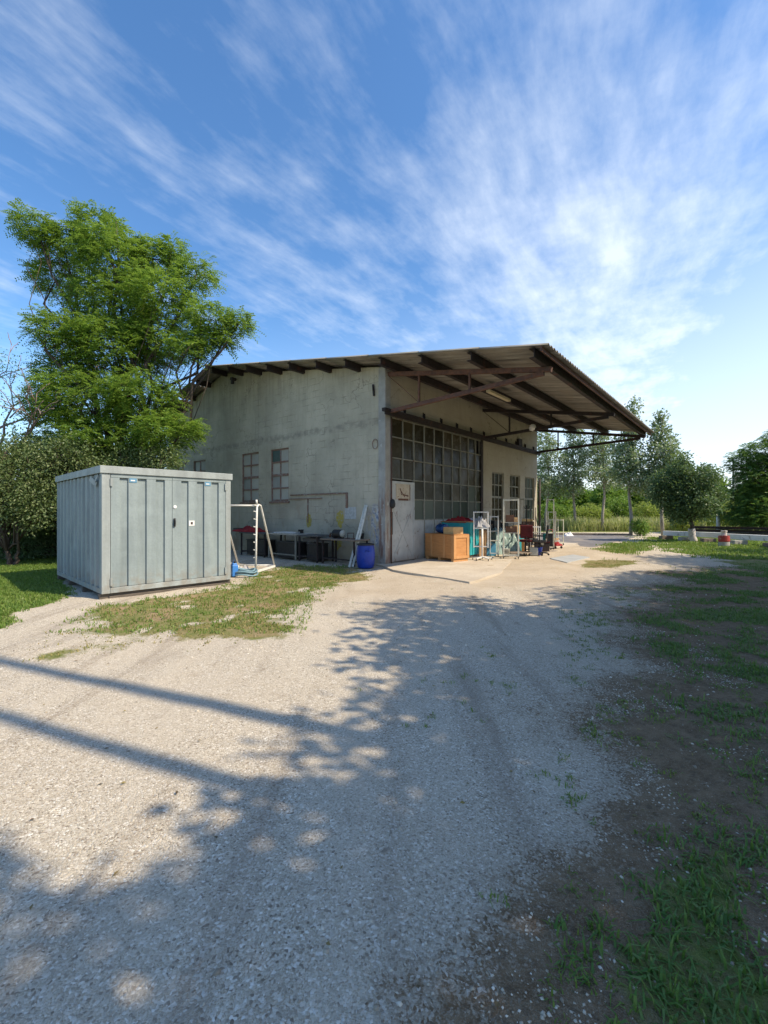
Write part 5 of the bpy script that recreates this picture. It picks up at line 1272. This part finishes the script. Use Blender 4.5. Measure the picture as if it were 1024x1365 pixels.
# big tree at right edge
d2 = 31.0; p_ = atd(1035, d2)
def rr(u, v, r_, rz_, dy=0): q_ = atd(u, d2, v); return (q_[0] - p_[0], dy, q_[2], r_, r_, rz_)
tree('locust_tree', 'large green locust tree cut by the right edge of the view', 'tree', (p_[0], p_[1], 0), [rr(1020, 600, 1.5, .8), rr(1005, 640, 1.4, .8, -.3), rr(1045, 625, 2.0, 1.2), rr(990, 655, 1.0, .6, .3), rr(1010, 670, 1.8, .8, -.5), rr(1060, 665, 2.2, 1.0), rr(985, 682, 1.2, .5, .4), rr(1040, 585, 1.1, .7), rr(1090, 640, 2.2, 1.4), rr(1015, 625, 1.3, .9, .3), rr(1035, 650, 1.8, 1.1, .6), rr(1000, 690, 1.6, .6, -.6), rr(1045, 690, 2.0, .7, -.4), rr(1000, 615, 1.2, .8, .2)], 8500, .2, 'bark_dark', 'leaf_locust_shade', 'pinnate', .13, .06, 51)
# low bushes
def bush(label, u, vb, rx, rz_, seed, leafm='leaf_yellow', n=350, ls=.13, d=None):
    d = d or gp(u, vb)[1]; p_ = atd(u, d); rng = np.random.RandomState(seed)
    lb = [(0, 0, rz_ * .8, rx * .75, rx * .6, rz_ * .8)] + [(rng.uniform(-.7, .7) * rx, rng.uniform(-.4, .4) * rx, rz_ * rng.uniform(.6, 1.2), rx * .4, rx * .4, rz_ * .4) for _ in range(4)]
    return tree('bush', label, 'bush', (p_[0], p_[1], 0), lb, n, .03, 'bark_dark', leafm, 'simple', ls, ls * .6, seed, 'bushes beyond the yard', .3, multi=3, trunk_top=.3)
bush('small round clipped bush alone in the straw grass', 854, 714, .55, .62, 60, 'leaf_green', 260, .1)
bush('light green bush between the last poplar and the round tree', 911, 711, 1.0, 1.1, 61, 'leaf_yellow', 420)
bush('broad yellow green bush behind the white beams, right of the round tree', 968, 706, 2.6, 1.5, 62, 'leaf_yellow', 800)
bush('tangled green bush under the locust at the right edge', 1008, 710, 2.6, 1.3, 63, 'leaf_green', 800)
bush('reddish green bush just right of the round tree trunk', 945, 704, 1.8, 1.1, 64, 'leaf_yellow', 500)
for i, (u_, vb_, rx_, rz_, lm_, lb_) in enumerate([(735, 704, 1.8, 1.5, 'leaf_green', 'green bush filling the gap beside the workshop end'), (785, 703, 2.0, 1.4, 'leaf_yellow', 'pale green bush between the second and third poplars'), (822, 702, 2.2, 1.9, 'leaf_green', 'tall green bush between the third and fourth poplars'), (862, 703, 2.0, 1.6, 'leaf_yellow', 'yellow green bush between the fourth and tallest poplars'), (895, 702, 2.3, 2.2, 'leaf_dark', 'dark bush left of the round tree'), (1030, 705, 2.8, 2.0, 'leaf_green', 'green bush beyond the right edge beams')]):
    bush(lb_, u_, vb_, rx_, rz_, 160 + i, lm_, 620, .15)
# hedgerow trees far behind
far_base = None
specs = [(700, 60, 5.2, 5.0), (735, 52, 4.6, 4.4), (775, 56, 5.0, 4.3), (812, 50, 4.0, 4.0), (850, 58, 5.0, 4.5), (893, 52, 4.8, 6.2), (935, 60, 5.5, 6.0), (975, 54, 4.5, 3.6), (1015, 60, 5.2, 5.6), (1065, 50, 4.8, 6), (1120, 56, 5, 6), (655, 66, 5, 5), (600, 62, 5, 5)]
lbls = ['hedgerow tree mostly behind the end of the workshop', 'bright hedgerow tree right beside the workshop end', 'bright green hedgerow tree behind the second poplar', 'low hedgerow tree between the second and third poplars', 'hedgerow tree seen between the third and fourth poplars', 'dark tall hedgerow tree behind the tallest poplar', 'dark hedgerow tree hidden behind the round tree', 'low hedgerow tree behind the white post', 'tall hedgerow tree behind the right edge locust', 'hedgerow tree just beyond the right edge of view', 'outermost hedgerow tree right of the view', 'hedgerow tree behind the middle of the workshop', 'hedgerow tree behind the workshop glazing']
protos = []
for i in range(3):
    rng = np.random.RandomState(80 + i)
    lb = [(0, 0, .5, .42, .42, .38)] + [(rng.uniform(-.35, .35), rng.uniform(-.3, .3), rng.uniform(.3, .8), .24, .24, .18) for _ in range(9)]
    protos.append((lb, ['leaf_green', 'leaf_green', 'leaf_dark'][i]))
made = {}
for i, (u, d_, w_, h_) in enumerate(specs):
    k_ = 2 if h_ > 6.1 else i % 2; p_ = atd(u, d_)
    if k_ not in made:
        lb = [(l[0] * 5, l[1] * 5, l[2] * 5, l[3] * 5, l[4] * 5, l[5] * 5) for l in protos[k_][0]]
        made[k_] = tree('hedgerow_tree', lbls[i], 'tree', (p_[0], p_[1], 0), lb, 1500, .14, 'bark_dark', protos[k_][1], 'simple', .26, .17, 90 + k_, 'hedgerow trees far behind'); o = made[k_]
    else: o = dup(made[k_], (p_[0], p_[1], 0), random.uniform(0, 6), lbls[i])
    o.scale = (w_ / 4.2, w_ / 4.2, h_ / 4.1)
# shade trees right of and behind the camera (they throw the big shade on the yard)
sh_l = [(0, 0, 6.2, 2.2, 2.2, 1.8), (-2.2, .4, 5.6, 1.7, 1.6, 1.1), (1.9, .8, 5.8, 1.7, 1.6, 1.2), (.3, 2.3, 5.4, 1.7, 1.5, 1.1), (.2, -2.2, 5.5, 1.7, 1.5, 1.1), (-1.2, 1.6, 7.3, 1.3, 1.3, .9), (1.1, -1.0, 7.7, 1.3, 1.3, .9), (-1.9, -1.7, 6.6, 1.2, 1.2, .8), (2.6, -1.8, 5.0, 1.2, 1.2, .8), (-3.1, -1.0, 4.7, 1.1, 1.1, .6)]
S1 = tree('shade_tree', 'leafy tree right of the camera, the nearest of the roadside row', 'tree', (8.6, 2.3, 0), sh_l + [(0, 0, 5.2, 3.2, 3.0, 1.6), (-1.8, 1.2, 5.0, 2.0, 1.8, 1.2), (1.6, -1.2, 6.4, 2.0, 2.0, 1.4)], 4300, .2, 'bark_dark', 'leaf_green', 'simple', .16, .10, 70, 'roadside trees outside the view')
for (x_, y_, r_, s_, lb_) in [(12.8, 5.6, 1.3, 1.02, 'leafy roadside tree, second of the row right of the view'), (17.6, 8.9, 2.6, 1.08, 'leafy roadside tree, third of the row right of the view'), (7.05, -1.8, 4.0, .98, 'leafy roadside tree standing behind the camera on its right'), (23, 12.5, 5.0, 1.1, 'leafy roadside tree, farthest of the row right of the view'), (12.5, .2, .5, 1.1, 'leafy roadside tree of the outer row, away from the track')]:
    dup(S1, (x_, y_, 0), r_, lb_, scale=s_)
# timber poles whose shadows cross the yard
def pole(label, loc, h, r_):
    T_ = thing('utility_pole', label, 'pole', loc, 0, 'timber poles right of the view')
    b = MB(); b.tube([(0, 0, -.2), (0, 0, h * .5), (0, 0, h)], [r_, r_ * .9, r_ * .75], 14); b.build('shaft', M['pole_wood'], T_, smooth=True)
    b = MB(); b.tube([(0, 0, h + .001), (0, 0, h + .05)], [r_ * .85, r_ * .3], 14); b.build('cap', M['dark_steel'], T_)
pole('timber pole right of the camera, the one nearer the workshop', (6.28, .44, 0), 13.5, .10)
pole('timber pole right of the camera, the one nearer the viewer', (5.17, .095, 0), 12.5, .085)

# ------------------------------------------------------------------ right background things
pa = gp(885, 720); pb = gp(1060, 727)
for i, (a_, c_, lb_, m_, w_, zc) in enumerate([((886, 718.5), (965, 723.5), 'long white beam on blocks between poplar and round tree', 'beam_white', .26, .33), ((968, 724), (1080, 732), 'long white beam on blocks running out at the right edge', 'beam_white', .26, .33)]):
    A = gp(*a_); Bq = gp(*c_)
    T_ = thing('white_beam', lb_, 'beam', (A[0], A[1], 0), 0, 'beams lying on blocks')
    dv = (Bq - A); b = MB(); b.bar((0, 0, zc), (dv[0], dv[1], zc + .03), w_, .25); b.build('beam', M[m_], T_, bevel=.01)
for i, (u_, v_, lb_) in enumerate([(888, 719, 'concrete block under the left end of the left beam'), (914, 721, 'concrete block under the left beam, left of the round tree'), (944, 723, 'dark concrete block under the left beam, right of the round tree'), (985, 726, 'concrete block under the beam at the right edge'), (1030, 730, 'concrete block just outside the right edge')]):
    q_ = gp(u_, v_); b = MB(); b.b2((-.3, -.15, -.03), (.3, .15, .2)); b.b2((-.1, -.17, .02), (.1, -.151, .14)); o = b.build('concrete_block', M['concrete_block'] if i % 2 else M['kerb'], None, bevel=.012); o.location = (q_[0], q_[1], 0); tag(o, lb_, 'block', 'blocks under the beams')
A = gp(925, 713); Bq = gp(1060, 717)
for i in range(3):
    T_ = thing('dark_girder', ['lowest', 'middle', 'topmost'][i] + ' dark steel girder stacked behind the white beams', 'girder', (A[0], A[1] + .25 * i, 0), 0, 'dark girders behind the beams')
    dv = Bq - A; b = MB(); zz = .12 + .19 * i; b.bar((0, 0, zz - .075), (dv[0], dv[1], zz - .075), .16, .015); b.bar((0, 0, zz + .075), (dv[0], dv[1], zz + .075), .16, .015); b.bar((0, 0, zz), (dv[0], dv[1], zz), .015, .135); b.build('girder', M['dark_steel'], T_)
    T_.location = (A[0], A[1] + .04 * i, 0.0)
q_ = gp(963, 728); T = thing('painted_drum', 'red and white painted concrete drum holding the beam ends', 'drum', (q_[0], q_[1] - .1, 0))
b = MB(); b.lathe((0, 0, 0), [(.2, -.02), (.21, .03), (.2, .2)], 18); b.build('foot', M['concrete_block'], T, smooth=False)
b = MB(); b.lathe((0, 0, 0), [(.2, .202), (.215, .24), (.2, .47)], 18); b.build('red_band', M['red_paint'], T)
b = MB(); b.lathe((0, 0, 0), [(.11, .472), (.10, .6), (.12, .66), (.11, .69)], 18); b.build('white_top', M['lime_wash'], T)
q_ = atd(957.5, 33); T = thing('white_post', 'short white post standing in front of the hedgerow', 'post', (q_[0], q_[1], 0)); b = MB(); b.lathe((0, 0, 0), [(.13, -.1), (.12, 1.0), (.11, 2.6), (.04, 2.68)], 12); b.build('shaft', M['beam_white'], T, smooth=True); b = MB(); b.lathe((0, 0, 0), [(.16, -.05), (.15, .2)], 12); b.build('foot', M['concrete_block'], T)
q_ = atd(977.5, 42); T = thing('lamp_post', 'tall dark pole with a small head rising left of the right edge tree', 'pole', (q_[0], q_[1], 0)); b = MB(); b.tube([(0, 0, -.1), (0, 0, 6.6)], [.09, .06], 10); b.build('shaft', M['dark_steel'], T); b = MB(); b.bar((-.5, 0, 6.55), (.12, 0, 6.62), .16, .1); b.build('head', M['dark_steel'], T); b = MB(); b.b2((-.09, -.3, 4.3), (.3, -.1, 5.0)); b.build('box', M['glaze_iron'], T)
q_ = gp(60, 742); T = thing('pale_plank', 'pale plank lying in the shaded grass left of the container', 'plank', (q_[0], q_[1], .05), -.1); b = MB(); b.b2((-.7, -.08, 0), (.5, .08, .05)); b.build('board', M['plank_white'], T, bevel=.004); b = MB(); b.b2((-.6, -.1, -.05), (-.5, .1, -.002)); b.build('batten', M['skid_wood'], T)

# ------------------------------------------------------------------ grass, litter, pebbles
rng = np.random.RandomState(11)
def blades(P, L, Wd, lean, m_, name, kind='stuff', per=5, spread=.03):
    n = len(P); out = []
    for k_ in range(per):
        Q = P + np.column_stack([rng.normal(0, spread, n), rng.normal(0, spread, n), np.zeros(n)])
        az = rng.uniform(0, 2 * np.pi, n); ln = L * rng.uniform(.5, 1.3, n); le = rng.uniform(.15, lean, n)
        d_ = np.column_stack([np.cos(az), np.sin(az), np.zeros(n)]); s_ = np.column_stack([-np.sin(az), np.cos(az), np.zeros(n)])
        w_ = (Wd * rng.uniform(.7, 1.3, n))[:, None]
        mid = Q + d_ * (ln * le * .35)[:, None]; mid[:, 2] += ln * .6 * (1 - le * .4)
        tip = Q + d_ * (ln * le)[:, None]; tip[:, 2] += ln * (1 - le * .75)
        out.append(np.stack([Q - s_ * w_ / 2, Q + s_ * w_ / 2, mid + s_ * w_ * .38, mid - s_ * w_ * .38], 1))
        out.append(np.stack([mid - s_ * w_ * .38, mid + s_ * w_ * .38, tip + s_ * w_ * .06, tip - s_ * w_ * .06], 1))
    b = MB(); b.quads(np.concatenate(out)); o = b.build(name, m_); return o
def ground_z(x, y): return ((vn(x, y, .8, 3) - .5) * .05 + (vn(x, y, 4, 2) - .5) * .012) * sst(30 - np.hypot(x, y - 8), 0, 10) - .016
def scatter(x0, x1, y0, y1, n, fn, thr=None):
    x = rng.uniform(x0, x1, n); y = rng.uniform(y0, y1, n)
    vis = (np.abs(x) < .93 * y + .6) & (y > .9); x, y = x[vis], y[vis]
    # keep off the container and building
    cx = (x - CP[0]) * CF[0] + (y - CP[1]) * CF[1]; cy = -(x - CP[0]) * CF[1] + (y - CP[1]) * CF[0]
    ok = ~((cx > -.02) & (cx < CW + .02) & (cy > -.03) & (cy < CD))
    bx = (x - C0[0]) * F[0] + (y - C0[1]) * F[1]; by = (x - C0[0]) * G[0] + (y - C0[1]) * G[1]
    ok &= ~((bx > -.05) & (bx < LEN + .1) & (by > -2.3) & (by < DEP + .1))
    x, y = x[ok], y[ok]
    pr_ = fn(x, y); k_ = rng.rand(len(x)) < pr_; x, y = x[k_], y[k_]
    return np.column_stack([x, y, ground_z(x, y)])
def f_left(x, y): g, s, d, t = masks(x, y); return np.where((x < -1) & (y < 17), np.clip(g, 0, 1) * (1 - .82 * d), 0)
P = scatter(-12, -1, 5.5, 16, 60000, f_left); P = P[:26000]
tag(blades(P, .06, .014, .9, M['blade_green'], 'lawn_grass', per=4), 'green grass growing around the container', 'grass', kind='stuff')
def f_dry(x, y): g, s, d, t = masks(x, y); return d * (.25 + .75 * sst(vn(x, y, 2.2, 3), .4, .6)) * (y < 16)
P = scatter(-6.5, 8, 4.5, 17, 60000, f_dry)[:13000]
tag(blades(P, .035, .012, 1.1, M['blade_mixed'], 'dry_grass', per=4), 'thin yellowing grass between container and gravel', 'grass', kind='stuff')
def f_right(x, y): g, s, d, t = masks(x, y); return np.where((x > .1), g * s, 0)
P = scatter(.2, 14, .9, 15, 110000, f_right); rng.shuffle(P)
tag(blades(P[:15000], .065, .009, 1.4, M['blade_dark'], 'verge_grass', per=4, spread=.022), 'green grass tufts on the shaded verge at the right', 'grass', kind='stuff')
tag(blades(P[15000:20000], .07, .007, 1.5, M['blade_mixed'], 'withered_grass', per=5, spread=.03), 'withered straw coloured blades among the verge grass', 'grass', kind='stuff')
# loose small weeds in gravel near the verge
def f_weed(x, y): g, s, d, t = masks(x, y); return np.where(x > -.6, sst(s * 1.3 + .25 * vn(x, y, 1.2, 2), .12, .5) * (1 - g) * sst(vn(x + 3, y + 3, 3.0, 2), .50, .64), 0) * .75
P = scatter(-.6, 8, .95, 9, 16000, f_weed)
tag(blades(P, .035, .006, 1.3, M['blade_green'], 'weeds', per=9, spread=.018), 'small weeds sprouting from gravel near the verge', 'weeds', kind='stuff')
# far lawn and tall straw grass
def f_far(x, y): g, s, d, t = masks(x, y); return g * (y > 14) * (x > 4)
P = scatter(4, 40, 14, 31, 60000, f_far)[:16000]
tag(blades(P, .11, .03, .9, M['blade_green'], 'yard_edge_grass', per=3, spread=.08), 'grass growing along the far edge of the yard', 'grass', kind='stuff')
x = rng.uniform(8, 36, 4200); y = rng.uniform(34.5, 43, 4200)
ks = ((x / y) < .72) & ((x / y) > .30); ks &= vn(x, y, .35, 3) > .42; P = np.column_stack([x, y, np.zeros(len(x))])[ks]
tag(blades(P, 1.1, .05, .5, M['blade_straw'], 'tall_straw_grass', per=7, spread=.22), 'tall pale straw grass beyond the kerb', 'grass', kind='stuff')
# pebbles
def pebbles(P, s0, s1, m_, name, label):
    n = len(P); base = np.array([[1, 0, 0], [0, 1, 0], [-1, 0, 0], [0, -1, 0], [0, 0, .7], [0, 0, -.5]], float)
    fc = [(0, 1, 4), (1, 2, 4), (2, 3, 4), (3, 0, 4), (1, 0, 5), (2, 1, 5), (3, 2, 5), (0, 3, 5)]
    sc = rng.uniform(s0, s1, (n, 1, 1)) * rng.uniform(.6, 1.2, (n, 1, 3)); V = base[None] * sc + rng.normal(0, .15, (n, 6, 3)) * sc
    a_ = rng.uniform(0, 6.28, n); c_, s_ = np.cos(a_), np.sin(a_)
    V = np.stack([V[..., 0] * c_[:, None] - V[..., 1] * s_[:, None], V[..., 0] * s_[:, None] + V[..., 1] * c_[:, None], V[..., 2]], -1) + P[:, None, :]
    # as degenerate-free quads: write triangles directly
    me = bpy.data.meshes.new(name); V = V.reshape(-1, 3)
    tri = (np.array(fc)[None] + (np.arange(n) * 6)[:, None, None]).reshape(-1)
    me.vertices.add(len(V)); me.vertices.foreach_set('co', V.astype(np.float32).ravel()); me.loops.add(len(tri)); me.loops.foreach_set('vertex_index', tri.astype(np.int32))
    me.polygons.add(len(tri) // 3); me.polygons.foreach_set('loop_start', (np.arange(len(tri) // 3) * 3).astype(np.int32)); me.polygons.foreach_set('use_smooth', np.ones(len(tri) // 3, bool))
    me.materials.append(m_); me.update(calc_edges=True); o = bpy.data.objects.new(name, me); COL.objects.link(o); tag(o, label, 'gravel', kind='stuff')
def pebmat():
    m, nt, b, o = newmat('limestone_chips'); q = NT(nt); g = q.n('ShaderNodeNewGeometry').outputs['Random Per Island']
    c = q.ramp(g, [(0, (.22, .18, .13)), (.25, (.40, .35, .27)), (.7, (.54, .49, .40)), (1, (.72, .68, .59))]); q.set(b.inputs['Base Color'], c); b.inputs['Roughness'].default_value = .9; return m
pm_ = pebmat()
def f_peb(x, y): g, s, d, t = masks(x, y); return (1 - g) * (1 - .93 * s) * np.clip(1.25 - y * .16, .15, 1)
P = scatter(-4.5, 4, .95, 6.5, 150000, f_peb); P = P[:45000]; P[:, 2] += .002
pebbles(P, .0028, .0058, pm_, 'gravel_chips', 'loose limestone chips scattered over the yard')
def f_peb2(x, y): g, s, d, t = masks(x, y); return s * (1 - .85 * g) * sst(vn(x * 1.0, y, 2.3, 3), .50, .62) * np.clip((x < 3.5) * 1.0, 0, 1)
P = scatter(.0, 5, .95, 6, 40000, f_peb2)[:9000]; P[:, 2] += .004
pebbles(P, .004, .009, pm_, 'verge_chips', 'white chips lying in patches on the dark verge soil')
def f_peb3(x, y): g, s, d, t = masks(x, y); return (1 - g) * (.3 + .7 * sst(vn(x, y, .8, 2), .45, .6))
P = scatter(-6, 7, .95, 12, 9000, f_peb3)[:2600]; P[:, 2] += .003
pebbles(P, .007, .016, pm_, 'larger_stones', 'larger pale stones scattered singly over the yard')
# fallen leaves
def f_lv(x, y): g, s, d, t = masks(x, y); return .06 + .94 * s * sst(vn(x, y, 1.4, 3), .35, .65)
P = scatter(-4, 8, .95, 9, 6000, f_lv)[:3600]; n = len(P); P[:, 2] += .012
az = rng.uniform(0, 6.28, n); D_ = np.column_stack([np.cos(az), np.sin(az), rng.normal(0, .15, n)])
b = MB(); b.quads(leaf_quads(P, D_, rng.normal(0, .25, (n, 3)) + np.array([0, 0, 1.0]), rng.uniform(.012, .042, n), rng.uniform(.008, .02, n)))
tag(b.build('fallen_leaves', leafmat('dead_leaf', (.10, .065, .035), (.17, .11, .06), (.34, .27, .08), .15)), 'brown dead leaves scattered over gravel and verge', 'leaves', kind='stuff')

# ------------------------------------------------------------------ light, sky, camera
SAZ = np.array([.93, -.37]); SAZ /= np.linalg.norm(SAZ); ELEV = R(47)
sun = bpy.data.lights.new('Sun', 'SUN'); sun.energy = 3.75; sun.angle = R(.55); sun.color = (1, .85, .64)
so = bpy.data.objects.new('Sun', sun); COL.objects.link(so)
sd_ = Vector((SAZ[0] * math.cos(ELEV), SAZ[1] * math.cos(ELEV), math.sin(ELEV)))
so.rotation_euler = sd_.to_track_quat('Z', 'Y').to_euler(); so.location = (20, -10, 30)
wd_ = bpy.data.worlds.new('World'); SC.world = wd_; wd_.use_nodes = True; nt = wd_.node_tree
for n in list(nt.nodes): nt.nodes.remove(n)
q = NT(nt)
sky = q.n('ShaderNodeTexSky', sky_type='NISHITA'); sky.sun_disc = False; sky.sun_elevation = ELEV
sky.sun_rotation = math.atan2(SAZ[0], SAZ[1]); sky.air_density = 1.0; sky.dust_density = .6; sky.ozone_density = 2.5
hs = q.n('ShaderNodeHueSaturation'); hs.inputs['Saturation'].default_value = 1.2; hs.inputs['Value'].default_value = .93; nt.links.new(sky.outputs[0], hs.inputs['Color'])
tc = q.n('ShaderNodeTexCoord'); x, y, z = q.xyz(tc.outputs['Generated'])
zc = q.math('MAXIMUM', z, .03)
px = q.math('DIVIDE', x, zc); py = q.math('DIVIDE', y, zc)
ca_, sa_ = .5, .866
A_ = q.math('ADD', q.math('MULTIPLY', px, ca_), q.math('MULTIPLY', py, sa_)); B_ = q.math('SUBTRACT', q.math('MULTIPLY', px, sa_), q.math('MULTIPLY', py, ca_))
def comb(a, b, c=0.0):
    n = q.n('ShaderNodeCombineXYZ'); q.set(n.inputs[0], a); q.set(n.inputs[1], b); q.set(n.inputs[2], c); return n.outputs[0]
warp = q.noise(comb(A_, B_, 3.0), .9, 3, .5); Bw = q.math('ADD', B_, q.math('MULTIPLY', q.math('SUBTRACT', warp, .5), .22))
w1 = q.noise(comb(q.math('MULTIPLY', A_, 1.05), q.math('MULTIPLY', Bw, 2.5)), 1.7, 9, .58)
w2 = q.noise(comb(q.math('MULTIPLY', A_, 2.3), q.math('MULTIPLY', Bw, 7.0), 5.0), 1.7, 8, .6)
w3 = q.noise(comb(A_, B_, 9.0), 1.5, 6, .6)
w4 = q.noise(comb(A_, B_, 2.0), 4.5, 7, .62)
wis = q.math('ADD', q.math('ADD', q.math('MULTIPLY', w1, .30), q.math('MULTIPLY', w2, .22)), q.math('ADD', q.math('MULTIPLY', w3, .28), q.math('MULTIPLY', w4, .20)))
def bump_(v, c, r): return q.map(q.math('ABSOLUTE', q.math('SUBTRACT', v, c)), 0, r, 1, 0, True)
broad = q.math('MULTIPLY', bump_(B_, -.10, 1.15), q.map(A_, .75, 1.6, .22, 1, True))
band = q.math('MULTIPLY', bump_(B_, -1.12, .62), q.map(A_, .3, .9, .6, 1, True))
dens = q.math('MAXIMUM', q.math('MAXIMUM', broad, q.math('MULTIPLY', band, .40)), .15)
dens = q.math('ADD', dens, q.map(A_, 2.2, 4.5, 0, .25))
cl = q.map(q.math('ADD', wis, q.math('MULTIPLY', q.math('SUBTRACT', dens, .5), .24)), .40, .72, 0, 1, False)
cl = q.math('MULTIPLY', q.math('POWER', cl, 1.25), 1.05, clamp=True)
hz = q.math('MULTIPLY', q.map(q.math('ADD', z, q.math('MULTIPLY', q.math('SUBTRACT', .45, x), .30)), 0, .62, 1, 0, True), .58)
cl = q.math('MAXIMUM', q.math('MULTIPLY', cl, .66), hz)
cloudcol = q.mix(hz, (4.9, 5.2, 5.5), (4.8, 5.15, 5.6))
colr = q.mix(cl, hs.outputs[0], cloudcol)
bg = q.n('ShaderNodeBackground'); nt.links.new(colr, bg.inputs[0]); bg.inputs[1].default_value = .148
wo = q.n('ShaderNodeOutputWorld'); nt.links.new(bg.outputs[0], wo.inputs[0])

cam = bpy.data.cameras.new('Camera'); co = bpy.data.objects.new('Camera', cam); COL.objects.link(co)
co.location = (0, 0, HC); co.rotation_euler = (R(90), 0, 0)
cam.sensor_fit = 'HORIZONTAL'; cam.sensor_width = 36; cam.lens = FP / W0 * 36; cam.clip_end = 3000; cam.clip_start = .05
SC.camera = co
SC.render.resolution_x = 768; SC.render.resolution_y = 1024
SC.view_settings.view_transform = 'Standard'; SC.view_settings.look = 'None'; SC.view_settings.exposure = 0.80; SC.view_settings.gamma = 1
